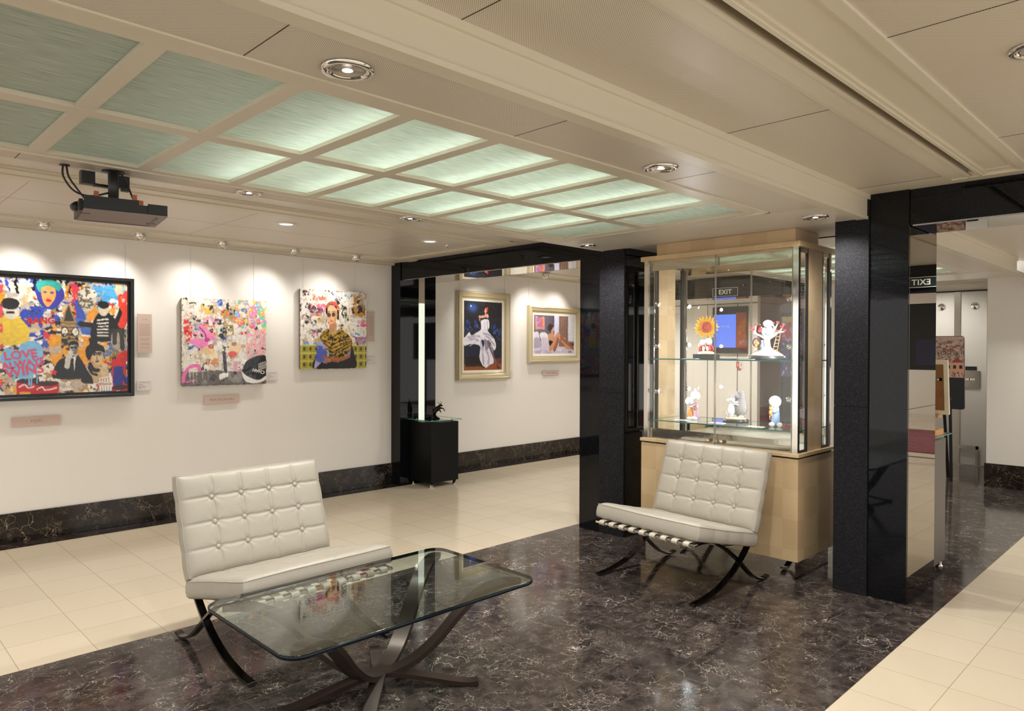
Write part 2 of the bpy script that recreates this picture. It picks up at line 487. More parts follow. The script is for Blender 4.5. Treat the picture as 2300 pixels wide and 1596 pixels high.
    def build(s, name, parent=None, kind=None, loc=None):
        me = bpy.data.meshes.new(name); me.from_pydata(s.v, [], s.f)
        for m in s.mats: me.materials.append(m)
        me.polygons.foreach_set('material_index', s.m); me.polygons.foreach_set('use_smooth', s.sm)
        me.validate(); me.update()
        o = bpy.data.objects.new(name, me); COL.objects.link(o)
        if parent is not None: o.parent = parent
        if kind: o['kind'] = kind
        if loc: o.location = loc
        return o


def thing(name, label, cat, loc=(0, 0, 0), rz=0.0, group=None):
    o = bpy.data.objects.new(name, None); COL.objects.link(o); o.empty_display_size = 0.1
    o.location = loc; o.rotation_euler = (0, 0, rz)
    o['label'] = label; o['category'] = cat
    if group: o['group'] = group
    return o


def tag(o, label, cat, group=None):
    o['label'] = label; o['category'] = cat
    if group: o['group'] = group
    return o


def copy_tree(o, parent=None):
    kids = list(o.children)
    c = o.copy(); COL.objects.link(c)
    if parent is not None: c.parent = parent
    for k in kids: copy_tree(k, c)
    return c


def struct(mb, name):
    return mb.build(name, kind='structure')


def arc_pts(ctrl, n=40):
    """Catmull-Rom through the control points"""
    P = [Vector(c) for c in ctrl]; P = [P[0]*2-P[1]] + P + [P[-1]*2-P[-2]]
    out = []; seg = len(P)-3; per = max(2, n//seg)
    for i in range(seg):
        a, b, c, d = P[i:i+4]
        for k in range(per):
            t = k/per
            out.append(0.5*((2*b)+(-a+c)*t+(2*a-5*b+4*c-d)*t*t+(-a+3*b-3*c+d)*t**3))
    out.append(P[-2]); return out


def rrect(x0, y0, x1, y1, r, n=8):
    pts = []
    for cx, cy, a0 in ((x1-r, y1-r, 0), (x0+r, y1-r, PI/2), (x0+r, y0+r, PI), (x1-r, y0+r, 1.5*PI)):
        for k in range(n+1):
            a = a0+PI/2*k/n; pts.append((cx+r*math.cos(a), cy+r*math.sin(a)))
    return pts


def text_mesh(body, size, depth, mat, M, name, parent, align='CENTER', space=1.0, bold=0.0):
    cu = bpy.data.curves.new('lettering', 'FONT'); cu.body = body; cu.size = size; cu.extrude = depth
    cu.align_x = align; cu.align_y = 'CENTER'; cu.space_character = space; cu.offset = bold; cu.resolution_u = 3
    t = bpy.data.objects.new('lettering_curve', cu); COL.objects.link(t)
    dg = bpy.context.evaluated_depsgraph_get()
    me = bpy.data.meshes.new_from_object(t.evaluated_get(dg))
    bpy.data.objects.remove(t); me.name = name
    me.transform(M); me.materials.clear(); me.materials.append(mat)
    o = bpy.data.objects.new(name, me); COL.objects.link(o)
    if parent is not None: o.parent = parent
    return o


def facing_negY(x, y, z, rot=0.0):
    """text/plane frame: local x -> world x, local y -> world z, normal -> -Y"""
    return Matrix.Translation((x, y, z)) @ Matrix.Rotation(PI/2, 4, 'X') @ Matrix.Rotation(rot, 4, 'Z')


def facing_negX(x, y, z, rot=0.0):
    return Matrix.Translation((x, y, z)) @ Matrix.Rotation(-PI/2, 4, 'Z') @ Matrix.Rotation(PI/2, 4, 'X') @ Matrix.Rotation(rot, 4, 'Z')

# ------------------------------------------------------------------ the room
P = 4.50       # front plane of the black portals
ZL, ZH = 2.25, 2.39

# floor
mb = MB()


def flr(x0, y0, x1, y1, mat):
    mb.quad((x0, y0, 0), (x1, y0, 0), (x1, y1, 0), (x0, y1, 0), mat)


flr(-5, 3.86, 5.2, 6.24, M_CREAM_L); flr(-5, 6.24, 5.2, 6.5, M_STRIP)
flr(5.2, 3.86, 9.0, 6.38, M_CREAM_L); flr(5.2, 6.38, 9.0, 6.7, M_STRIP)
flr(-5, 1.16, 10.6, 3.86, M_DARKFLOOR); flr(-5, -3.6, 10.6, 1.16, M_CREAM_R)
flr(9.0, 3.86, 18.0, 9.0, M_CREAM_L); flr(10.6, -3.6, 18.0, 1.32, M_CREAM_R); mb.box(10.78, -3.6, 0.0, 10.84, 1.32, 0.003, M_BLACKGAP)
mb.box(-5, -3.6, -0.1, 18, 9.0, -0.001, M_STRIP)
struct(mb, 'floor')

# walls
mb = MB(); mb.box(-5, 6.45, 0, P, 6.60, 2.55, M_WALL); struct(mb, 'wall_left')
mb = MB(); mb.box(4.96, 6.60, 0, 9.0, 6.75, 2.55, M_WALL); struct(mb, 'wall_bay')
mb = MB(); mb.box(9.07, 1.32, 0, 10.62, 1.885, 2.42, M_WALL); struct(mb, 'wall_corner')
mb = MB()
mb.box(10.52, 1.885, 2.23, 10.62, 3.30, 2.42, M_CEIL); mb.box(10.50, 1.885, 2.30, 10.52, 3.30, 2.315, M_CEIL)
struct(mb, 'wall_header')
mb = MB(); mb.box(8.6, 3.30, 0, 10.62, 3.50, 2.42, M_WALL); struct(mb, 'wall_pier')
mb = MB(); mb.box(11.3, 5.62, 0, 11.4, 9.0, 2.7, M_WALL)
for yy in (5.98, 6.55, 7.1): mb.box(11.295, yy-.004, 0.1, 11.30, yy+.004, 2.25, M_BLACKGAP)
mb.box(11.295, 5.62, 2.25, 11.30, 9.0, 2.262, M_BLACKGAP)
struct(mb, 'wall_far_panel')
mb = MB(); mb.box(18, -3.6, 0, 18.1, 12.0, 2.7, M_WALL); mb.box(10.62, 1.40, 0, 18.0, 1.5, 2.7, M_WALL); mb.box(9.0, 9.0, 0, 18.0, 9.1, 2.7, M_WALL)
mb.box(9.0, 6.6, 0, 9.1, 9.0, 2.7, M_WALL)
struct(mb, 'wall_far')

# skirtings
mb = MB(); mb.bbox(-5, 6.432, 0, P, 6.452, 0.222, M_BASE, 0.003); struct(mb, 'baseboard_left')
mb = MB(); mb.bbox(4.97, 6.582, 0, 9.0, 6.602, 0.208, M_BASE, 0.003); struct(mb, 'baseboard_bay')
mb = MB(); mb.bbox(9.052, 1.30, 0, 9.072, 1.90, 0.25, M_BASE, 0.003); mb.box(9.06, 1.88, 0, 10.5, 1.90, 0.25, M_BASE)
struct(mb, 'baseboard_corner')

# black granite portals
mb = MB()
mb.box(P, 6.285, 0, 4.98, 6.62, 2.42, M_GRAN)                       # jamb at the wall
struct(mb, 'wall_portal_jamb')
mb = MB()
mb.box(P+0.01, 3.30, 2.203, 4.96, 6.30, 2.42, M_GRAN)                # lintel
struct(mb, 'wall_portal_lintel')
mb = MB()
mb.box(P, 3.575, 0, 4.96, 3.778, 2.42, M_GRAN)
mb.box(P, 3.335, 0, 4.96, 3.575, 1.125, M_GRAN_ROUGH); mb.box(P, 3.335, 1.127, 4.96, 3.575, 2.42, M_GRAN_ROUGH)
mb.box(P+0.02, 3.331, 0, 4.94, 3.336, 2.42, M_GRAN)
struct(mb, 'wall_portal_pillar')
mb = MB(); mb.box(P+0.02, 3.79, 2.198, 4.90, 6.28, 2.2025, M_MIRROR); struct(mb, 'trim_1')
mb = MB()
mb.box(4.47, 1.53, 0, 5.02, 1.725, 1.126, M_GRAN_ROUGH); mb.box(4.47, 1.53, 1.128, 5.02, 1.725, 2.40, M_GRAN_ROUGH)
mb.box(4.485, 1.318, 0, 5.02, 1.53, 1.126, M_GRAN); mb.box(4.485, 1.318, 1.128, 5.02, 1.53, 2.42, M_GRAN)
mb.box(4.49, 1.33, 1.1, 5.01, 1.72, 1.2, M_GRAN)
struct(mb, 'wall_pillar')
mb = MB(); mb.box(4.50, -1.6, 2.187, 4.90, 1.52, 2.42, M_GRAN); mb.box(4.5, -1.9, 0, 4.98, -1.6, 2.42, M_GRAN)
struct(mb, 'wall_right_lintel')
mb = MB()
mb.box(4.505, 1.3165, 0.0, 5.02, 1.3185, 1.126, M_MIRROR_DK); mb.box(4.505, 1.3165, 1.129, 5.02, 1.3185, 2.186, M_MIRROR_DK)
struct(mb, 'trim_2')
mb = MB(); mb.box(4.52, -1.59, 2.182, 4.885, 1.31, 2.1865, M_MIRROR_DK); struct(mb, 'trim_3')
# far black lintel
mb = MB(); mb.box(8.60, 3.50, 2.155, 8.95, 6.6, 2.42, M_GRAN); mb.box(8.60, -3.6, 2.11, 8.95, 1.29, 2.42, M_GRAN); struct(mb, 'wall_far_lintel')

# ceiling ---------------------------------------------------------------
mb = MB()


def cbox(x0, y0, z0, x1, y1, z1, mat=M_CEIL):
    mb.box(x0, y0, z0, x1, y1, z1, mat)


def low_ceiling(X0, X1, GX0, GX1):
    cbox(X0, 1.885, ZL, GX0-0.055, 3.395, ZL+0.02, M_CEIL_FLAT)
    """lowered strip with the opening for the glass grid between GX0 and GX1"""
    cbox(X0, 1.56, ZL-0.004, X1, 1.60, ZL+0.03)                    # plain border under the beam face
    cbox(X0, 1.600, ZL, GX1+0.10, 1.865, ZL+0.02, M_PERF)
    cbox(X0, 1.865, ZL-0.006, GX1+0.05, 1.885, ZL+0.02)            # raised rim round the grid
    cbox(X0, 3.395, ZL-0.006, GX1+0.05, 3.41, ZL+0.02)
    cbox(GX1+0.035, 1.865, ZL-0.006, GX1+0.055, 3.41, ZL+0.02)
    cbox(X0, 3.41, ZL, GX1+0.10, 3.54, ZL+0.02, M_PERF)
    cbox(X0, 3.54, ZL-0.003, X1, 3.552, ZL+0.02, M_CEIL)
    cbox(GX1+0.055, 1.60, ZL+0.0005, X1, 3.54, ZL+0.02, M_CEIL_FLAT)
    cbox(X0, 1.54, ZL-0.004, X1, 1.56, ZH+0.02)                          # beam face
    cbox(X0, 1.527, ZH-0.028, X1, 1.54, ZH+0.01)                   # lip at the top of the beam face
    cbox(X0, 1.534, ZL-0.006, X1, 1.541, ZL+0.012)
    cbox(X0, 3.55, ZL+0.006, X1, 3.56, ZH+0.02)
    cbox(X0, 1.60, 2.42, X1, 3.54, 2.44, M_CEIL)                   # closed void over the grid


low_ceiling(-5, P, -3.36, 3.84)
low_ceiling(5.0, 8.6, 5.5, 8.30)
cbox(4.47, 1.56, ZL, 5.05, 3.55, ZL+0.02, M_CEIL_FLAT)
cbox(4.47, 1.54, ZL, 5.0, 1.56, ZH+0.02)
cbox(8.6, 1.54, ZL, 9.1, 3.5, ZL+0.02, M_CEIL_FLAT)
# seams of the perforated sheets
for x, y0, y1 in ((-0.2, 1.6, 1.865), (0.825, 1.6, 1.865), (1.843, 1.6, 1.865), (2.833, 1.6, 1.865), (0.60, 3.41, 3.54), (1.62, 3.41, 3.54), (2.66, 3.41, 3.54), (3.68, 3.41, 3.54)):
    cbox(x-0.0013, y0, ZL-0.0006, x+0.0013, y1, ZL+0.001, M_BLACKGAP)
cbox(-5, 3.5525, ZL-0.001, P, 3.5555, ZL+0.012, M_BLACKGAP)
# high ceiling on the camera's side
cbox(-5, 1.06, ZH, 4.28, 1.527, ZH+0.02, M_PERF)
cbox(4.28, 0.70, ZH, 4.52, 1.527, ZH+0.02, M_CEIL)
cbox(-5, 1.075, ZH-0.004, 4.36, 1.095, ZH+0.01)
cbox(-5, 0.995, ZH-0.008, 4.36, 1.075, ZH+0.03)
cbox(-5, 0.985, ZH-0.012, 4.36, 0.997, ZH+0.08)
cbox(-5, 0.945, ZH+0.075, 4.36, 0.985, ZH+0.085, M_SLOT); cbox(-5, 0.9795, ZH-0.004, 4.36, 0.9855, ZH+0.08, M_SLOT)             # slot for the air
cbox(-5, 0.930, ZH-0.012, 4.36, 0.945, ZH+0.08)
cbox(-5, 0.915, ZH-0.006, 4.36, 0.930, ZH+0.03)
cbox(-5, 0.785, ZH+0.004, 4.36, 0.915, ZH+0.03)
cbox(-5, 0.770, ZH-0.004, 4.36, 0.785, ZH+0.03)
cbox(-5, 0.728, ZH-0.010, 4.36, 0.770, ZH+0.03)
cbox(4.355, 0.728, ZH-0.012, 4.375, 1.075, ZH+0.03)
cbox(-5, -3.6, ZH, 4.52, 0.728, ZH+0.02, M_PERF)
for x in (-2.0, -0.6, 0.87, 2.265, 3.67): cbox(x-0.0015, -3.6, ZH-0.0008, x+0.0015, 0.728, ZH+0.001, M_BLACKGAP)
for x in (-0.2, 1.30, 2.785, 4.27): cbox(x-0.0015, 1.095, ZH-0.0008, x+0.0015, 1.527, ZH+0.001, M_BLACKGAP)
cbox(4.9, -3.6, ZH, 9.1, 1.54, ZH+0.02, M_CEIL_FLAT)
cbox(5.0, 0.98, ZH-0.012, 8.9, 1.06, ZH+0.01); cbox(5.0, 0.72, ZH-0.012, 8.9, 0.78, ZH+0.01)
cbox(9.05, -3.6, 2.42, 18.1, 3.5, 2.44, M_CEIL_FLAT)
# high ceiling by the picture wall
cbox(-5, 3.55, ZH, P, 6.46, ZH+0.02, M_CEIL_FLAT)
cbox(-5, 3.56, ZH-0.03, P, 3.60, ZH+0.01)
for y0, y1, dz in ((4.36, 4.40, 0.006), (4.40, 4.50, 0.014), (4.50, 4.53, 0.008), (4.53, 4.62, 0.016), (5.97, 6.00, 0.006), (6.00, 6.12, 0.012), (6.12, 6.16, 0.007), (6.16, 6.24, 0.003)):
    cbox(-5, y0, ZH-dz, 4.30 if y1 < 6 else P, y1, ZH+0.01)
cbox(4.26, 4.36, ZH-0.010, 4.34, 5.98, ZH+0.01)
cbox(-5, 6.40, ZH-0.022, P, 6.45, ZH+0.01)
cbox(-5, 6.392, ZH-0.024, P, 6.40, ZH+0.005, M_CEIL)
cbox(-5, 6.444, ZH-0.0235, P, 6.4505, ZH-0.0215, M_INK)
for x in (-0.45, 0.863, 2.178, 3.49): cbox(x-0.001, 4.62, ZH-0.0006, x+0.001, 5.97, ZH+0.001, M_INK)
cbox(-5, 5.30, ZH-0.0006, 4.26, 5.302, ZH+0.001, M_INK)
# bay beyond the portal
ZB = 2.43
cbox(4.94, 3.55, ZB, 9.1, 6.62, ZB+0.02, M_CEIL_FLAT)
cbox(4.94, 3.54, ZL, 9.0, 3.56, ZB+0.02)
for y0, y1, dz in ((6.10, 6.13, 0.006), (6.13, 6.25, 0.012), (6.25, 6.30, 0.006), (5.2, 5.28, 0.012), (6.555, 6.60, 0.02)): cbox(4.96, y0, ZB-dz, 9.0, y1, ZB+0.01)
# hall far beyond
cbox(8.95, 3.5, 2.45, 18.1, 9.1, 2.47, M_CEIL_FLAT)
cbox(8.95, 3.5, 2.40, 9.15, 9.0, 2.45, M_CEIL); cbox(10.6, 3.5, 2.36, 11.3, 9.0, 2.45, M_CEIL); cbox(10.6, 2.0, 2.45, 18.1, 3.6, 2.47)
struct(mb, 'ceiling')


# ------------------------------------------------------------------ luminous glass ceilings
def grid_light(X0, cols, first_lit, label, pitch=0.4, last=None):
    t = thing('ceiling_light', label, 'ceiling light', (X0, 1.885, ZL), group=None)
    f = MB(); w = cols*pitch
    LX = lambda x: x
    # frame bars (local coordinates: x along the room, y across)
    f.box(-0.06, 0.0, 0.0, w, 0.085, 0.016, M_CEIL); f.box(-0.06, 0.770, 0.0, w, 0.845, 0.016, M_CEIL)
    f.box(-0.06, 1.468, 0.0, w, 1.512, 0.016, M_CEIL)
    for c in range(cols+1):
        x = c*pitch
        f.box(x-0.028, 0.08, 0.0005, x+0.028, 1.48, 0.015, M_CEIL)
    f.box(-0.06, 0, 0.017, w+0.03, 0.02, 0.15, M_WHITE); f.box(-0.06, 1.50, 0.017, w+0.03, 1.52, 0.15, M_WHITE)
    fo = f.build('frame', t)
    for c in range(cols):
        for (y0, y1) in ((0.08, 0.775), (0.84, 1.475)):
            g = MB(); g.box(c*pitch+0.02, y0, 0.0165, (c+1)*pitch-0.02, y1, 0.0225, M_PANE); g.build('glass_pane', t)
        if first_lit <= c < cols-1:
            q = MB(); q.tube([(c*pitch+0.335, 0.12, 0.085), (c*pitch+0.335, 1.44, 0.085)], 0.013, M_TUBE, 8); q.build('fluorescent_tube', t)
    s = MB(); s.box(-0.06, 0.0, 0.150, w+0.03, 1.52, 0.156, M_WHITE); s.box(-0.066, 0, 0.017, -0.060, 1.52, 0.15, M_WHITE); s.box(w+0.03, 0, 0.017, w+0.036, 1.52, 0.15, M_WHITE); s.build('housing', t)
    return t


grid_light(-3.36, 18, 11, 'long gridded panel of greenish glass lit from inside over the chairs and glass table')
grid_light(5.5, 7, 0, 'gridded glass ceiling panel glowing in the next room beyond the black pillars')


# ------------------------------------------------------------------ lamps
def downlight(x, y, z, label, group, energy=P_DOWN, rr=0.074, on=True, cone=155, tilt=(0, 0)):
    t = thing('downlight', label, 'ceiling lamp', (x, y, z), group=group)
    b = MB()
    b.lathe([(rr*0.66, 0.004), (rr*0.68, -0.008), (rr*0.80, -0.011), (rr*0.97, -0.010), (rr, -0.004), (rr, 0.001)], M_CHROME, n=36)
    b.build('bezel', t)
    b = MB(); b.lathe([(rr*0.60, -0.006), (rr*0.64, -0.007), (rr*0.66, -0.001), (rr*0.60, -0.004)], M_STEEL, n=30)
    b.build('inner_ring', t)
    b = MB(); b.lathe([(rr*0.60, -0.004), (rr*0.5, 0.0015), (rr*0.36, 0.003), (0.001, 0.0035)], M_CHROME, n=24); b.build('reflector', t)
    b = MB(); b.lathe([(rr*0.30, 0.0032), (rr*0.29, -0.004), (rr*0.2, -0.006), (0.001, -0.0065)], M_LAMP if on else M_WHITE, n=16); b.build('bulb', t)
    if on: spot(t, (x, y, z-0.02), (x+tilt[0], y+tilt[1], 0), energy, cone, 0.8)
    return t


for i, (x, y) in enumerate(((1.069, 1.745), (2.60, 1.735), (4.20, 1.735))):
    downlight(x, y, ZL, ('large round chrome downlight nearest the viewer in the perforated ceiling strip',
                         'round chrome downlight midway along the perforated strip beside the plain beam',
                         'round chrome downlight above the corner of the display cabinet')[i], 'chrome downlights in the low ceiling')
for i, (x, y) in enumerate(((1.565, 3.475), (2.555, 3.47), (4.14, 3.41))):
    downlight(x, y, ZL, ('small chrome downlight at the edge of the glass grid, next to the black bracket',
                         'small chrome downlight on the low ceiling edge, midway between bracket and black pillar',
                         'small chrome downlight in front of the black lintel and pillar')[i], 'chrome downlights in the low ceiling', rr=0.064)
downlight(2.66, 0.43, ZH, 'chrome downlight cut by the frame edge in the high perforated ceiling', None)
for x, y in ((-0.5, 0.2), (-0.5, 2.6), (-0.5, 4.9), (-2.6, 0.4), (-2.6, 2.6), (-2.6, 4.9), (1.1, -1.4), (3.4, -1.4)):  # unseen downlights, added to raise the ambient light
    z = ZL if 1.6 < y < 3.5 else ZH
    t = downlight(x, y, z if z == ZH else ZL, 'added chrome downlight, unseen in the ceiling behind or beside the viewer', 'added downlights out of the picture', energy=P_DOWN*(1.1 if x < 1 else 0.25))
for x, y, z in ((6.6, 0.1, ZH), (6.0, 4.6, ZB), (7.6, 4.6, ZB), (5.3, 2.6, ZL), (8.4, 0.6, ZH)):  # downlights added in the next room for more ambient light
    downlight(x, y, z, 'added chrome downlight in the ceiling of the next room', 'added downlights of the next room', energy=P_DOWN*1.0)
for x, y, z in ((9.9, 2.7, 2.42), (10.1, 5.4, 2.45), (13.5, 5.2, 2.45), (10.2, 7.6, 2.45), (16.0, 5.0, 2.45), (13.0, -0.8, 2.42), (9.6, -1.8, 2.42)):  # downlights added to brighten the far hall
    downlight(x, y, z, 'added chrome downlight in the ceiling of the far hall', 'added downlights of the far hall', energy=P_DOWN*(0.9 if y == 2.7 else 2.0))

# flat round covers in the ceiling near the picture wall
for i, (x, y) in enumerate(((2.507, 4.94), (3.78, 4.85), (1.293, 5.03))):
    lb = ('flat round ceiling lamp with dull cover above the square collage canvas', 'flat round ceiling lamp next to the sprinkler',
          'flat round ceiling lamp half hidden behind the black bracket')[i]
    t = thing('ceiling_lamp', lb, 'ceiling lamp', (x, y, ZH), group='flat round lamps near the picture wall')
    b = MB(); b.lathe([(0.052, -0.004), (0.062, -0.010), (0.074, -0.008), (0.076, 0.0)], M_WHITE, n=32); b.build('rim', t)
    b = MB(); b.lathe([(0.0535, -0.003), (0.04, -0.0055), (0.001, -0.0065)], M_DIMLAMP, n=28); b.build('cover', t)
t = thing('sprinkler', 'small chrome sprinkler head hanging from the ceiling before the black lintel', 'sprinkler', (4.03, 4.93, ZH))
b = MB(); b.lathe([(0.022, 0), (0.022, -0.004), (0.009, -0.006), (0.008, -0.02), (0.004, -0.024)], M_CHROME, n=20); b.build('body', t)
b = MB(); b.tube([(0.008, 0, -0.02), (0.013, 0, -0.032), (0.003, 0, -0.044)], 0.002, M_CHROME, 6); b.tube([(-0.008, 0, -0.02), (-0.013, 0, -0.032), (-0.003, 0, -0.044)], 0.002, M_CHROME, 6); b.build('yoke', t)
b = MB(); b.lathe([(0.001, -0.042), (0.013, -0.044), (0.013, -0.046), (0.001, -0.047)], M_CHROME, n=14); b.build('deflector', t)


def eyeball(x, y, z, label, aim, energy=P_EYE, grp='chrome eyeball spotlights over the pictures'):
    t = thing('eyeball_spotlight', label, 'spotlight', (x, y, z), group=grp)
    b = MB(); b.lathe([(0.040, -0.003), (0.060, -0.006), (0.062, 0.0)], M_CHROME, n=28); b.build('ring', t)
    b = MB(); d = (Vector(aim)-Vector((x, y, z-0.03))).normalized()
    q = Vector((0, 0, 1)).rotation_difference(-d).to_matrix()
    b.lathe([(0.030, -0.030), (0.0315, -0.028), (0.040, -0.010), (0.044, 0.006), (0.041, 0.020), (0.02, 0.036)], M_CHROME, c=(0, 0, -0.022), n=24, M=q)
    b.build('ball', t)
    b = MB(); b.lathe([(0.029, -0.026), (0.020, -0.0245), (0.001, -0.024)], M_LAMP, c=(0, 0, -0.022), n=20, M=q); b.build('bulb', t)
    o = Vector((x, y, z-0.022)) + d*0.04
    spot(t, o, aim, energy, 104, 1.0, (1.0, 0.95, 0.88), 0.045)
    return t


for i, (x, y) in enumerate(((1.211, 6.10), (1.86, 6.10), (2.507, 6.08), (3.159, 6.06), (3.80, 6.05))):
    lb = ('chrome eyeball spotlight farthest along the wall from the portal, over the black framed collage',
          'chrome eyeball spotlight just under the corner of the black bracket tray',
          'chrome eyeball spotlight above the left part of the square collage canvas',
          'chrome eyeball spotlight between the two unframed canvases',
          'chrome eyeball spotlight nearest the black portal, above the portrait canvas')[i]
    eyeball(x, y, ZH-0.012, lb, (x-0.22, 6.45, 1.62))
eyeball(0.55, 6.1, ZH-0.012, 'chrome eyeball spotlight over the hidden half of the black framed collage', (0.35, 6.45, 1.62))
eyeball(6.62, 6.13, ZB-0.012, 'chrome eyeball spotlight above the seated woman picture', (6.9, 6.60, 1.6), P_EYE*1.35, 'spotlights beyond the portal')
eyeball(7.45, 6.22, ZB-0.012, 'chrome eyeball spotlight half hidden by the black pillar', (7.2, 6.60, 1.6), P_EYE*1.0, 'spotlights beyond the portal')
eyeball(5.75, 6.15, ZB-0.012, 'chrome eyeball spotlight hidden behind the lintel, over the dancer picture', (5.95, 6.60, 1.5), P_EYE*1.1, 'spotlights beyond the portal')

# lit column in the reveal of the left jamb
t = thing('light_column', 'tall narrow lit panel let into the black jamb behind the black pedestal', 'wall light', (4.745, 6.283, 0))
b = MB(); b.box(0, -0.003, 0.30, 0.078, 0.002, 1.965, M_STRIPLIGHT); b.build('diffuser', t)
b = MB(); b.box(0, -0.0028, 1.966, 0.078, 0.002, 2.20, simple('beige_cover', rgb(188, 176, 158), 0.4)); b.build('cover_plate', t)


# ------------------------------------------------------------------ lounge chairs
def cushion(wd, hg, th, cols, rows, name, parent, M, dip=1.0, piping=True, buttons=True, seed=1):
    """tufted pad: local x across, y up the face, z towards the sitter; origin at centre of the back face's lower edge"""
    rnd = random.Random(seed)
    nx, ny = 216, 168
    ph = [rnd.uniform(0, 6) for _ in range(6)]

    def h(u, v):
        e = min(u, 1-u)*wd; g = min(v, 1-v)*hg
        ed = (1-math.exp(-e/0.014))*(1-math.exp(-g/0.014))
        cu, cv = u*cols+0.045*math.sin(PI*v*rows)**2*(1 if u > .5 else -1)*min(1, abs(u-.5)*3), v*rows
        du = abs(cu-round(cu))*wd/cols; dv = abs(cv-round(cv))*hg/rows
        iu = 0 < round(cu) < cols; iv = 0 < round(cv) < rows
        pil = (abs(math.sin(PI*cu))**0.55)*(abs(math.sin(PI*cv))**0.55)
        z = th - 0.016 + 0.016*ed + 0.0062*dip*pil*ed + 0.003*dip*ed
        if iu: z += dip*ed*(-0.0068*math.exp(-(du/0.0070)**2)+0.0052*math.exp(-(du/0.0028)**2))
        if iv: z += dip*ed*(-0.0052*math.exp(-(dv/0.0066)**2)+0.0040*math.exp(-((dv-0.001)/0.0026)**2))
        if iu and iv:
            d = math.hypot(du, dv); z -= 0.009*dip*math.exp(-(d/0.020)**2)
            a = math.atan2((cv-round(cv)), (cu-round(cu))); z += 0.0016*dip*math.sin(a*7+ph[0])*math.exp(-(d/0.05)**2)*min(1, d/0.02)
        z += 0.0018*math.sin(u*7+ph[1])*math.sin(v*6+ph[2])
        return z
    vs = []; fs = []
    for j in range(ny+1):
        for i in range(nx+1):
            u, v = i/nx, j/ny
            # slight bow of the outline between seams
            bx = (u-0.5)*wd + 0.0; by = v*hg
            bow = 0.004*abs(math.sin(PI*v*rows)); bx += (bow if u > 0.5 else -bow)*(abs(u-0.5)*2)**8
            vs.append((bx, by, h(u, v)))
    for j in range(ny):
        for i in range(nx):
            a = j*(nx+1)+i; fs.append((a, a+1, a+nx+2, a+nx+1))
    b = MB(); b.add([M @ Vector(v) for v in vs], fs, M_LEATHER, True)
    # sides and back, with a bulge
    ring = [(i, 0) for i in range(nx)] + [(nx, j) for j in range(ny)] + [(i, ny) for i in range(nx, 0, -1)] + [(0, j) for j in range(ny, 0, -1)]
    n = len(ring); sv = []
    for lev, (out, zz) in enumerate(((0.0, 1.0), (0.005, 0.75), (0.006, 0.4), (0.003, 0.12), (-0.006, 0.0))):
        for (i, j) in ring:
            x, y, z = vs[j*(nx+1)+i]
            cx = -1 if i == 0 else (1 if i == nx else 0); cy = -1 if j == 0 else (1 if j == ny else 0)
            sv.append(M @ Vector((x+cx*out, y+cy*out, z*zz)))
    sf = []
    for l in range(4):
        for k in range(n): sf.append((l*n+k, (l+1)*n+k, (l+1)*n+(k+1) % n, l*n+(k+1) % n))
    sf.append(tuple(reversed([4*n+k for k in range(n)])))
    b.add(sv, sf, M_LEATHER, True)
    o = b.build(name, parent)
    if piping:
        p = MB(); pts = [M @ (Vector(vs[j*(nx+1)+i]) + Vector((0, 0, 0.0005))) for (i, j) in ring]
        p.tube(pts, 0.0032, M_LEATHER, 6, closed=True); p.build('piping', o)
    if buttons:
        for i in range(1, cols):
            for j in range(1, rows):
                c = M @ Vector(((i/cols-0.5)*wd, j/rows*hg, h(i/cols, j/rows)+0.004))
                R3 = M.to_3x3()
                q = MB(); q.lathe([(0.012, -0.004), (0.0125, 0.001), (0.010, 0.005), (0.005, 0.0068), (0.0005, 0.0072)], M_LEATHER, c=c, n=16, M=R3)
                q.build('button', o)
    return o


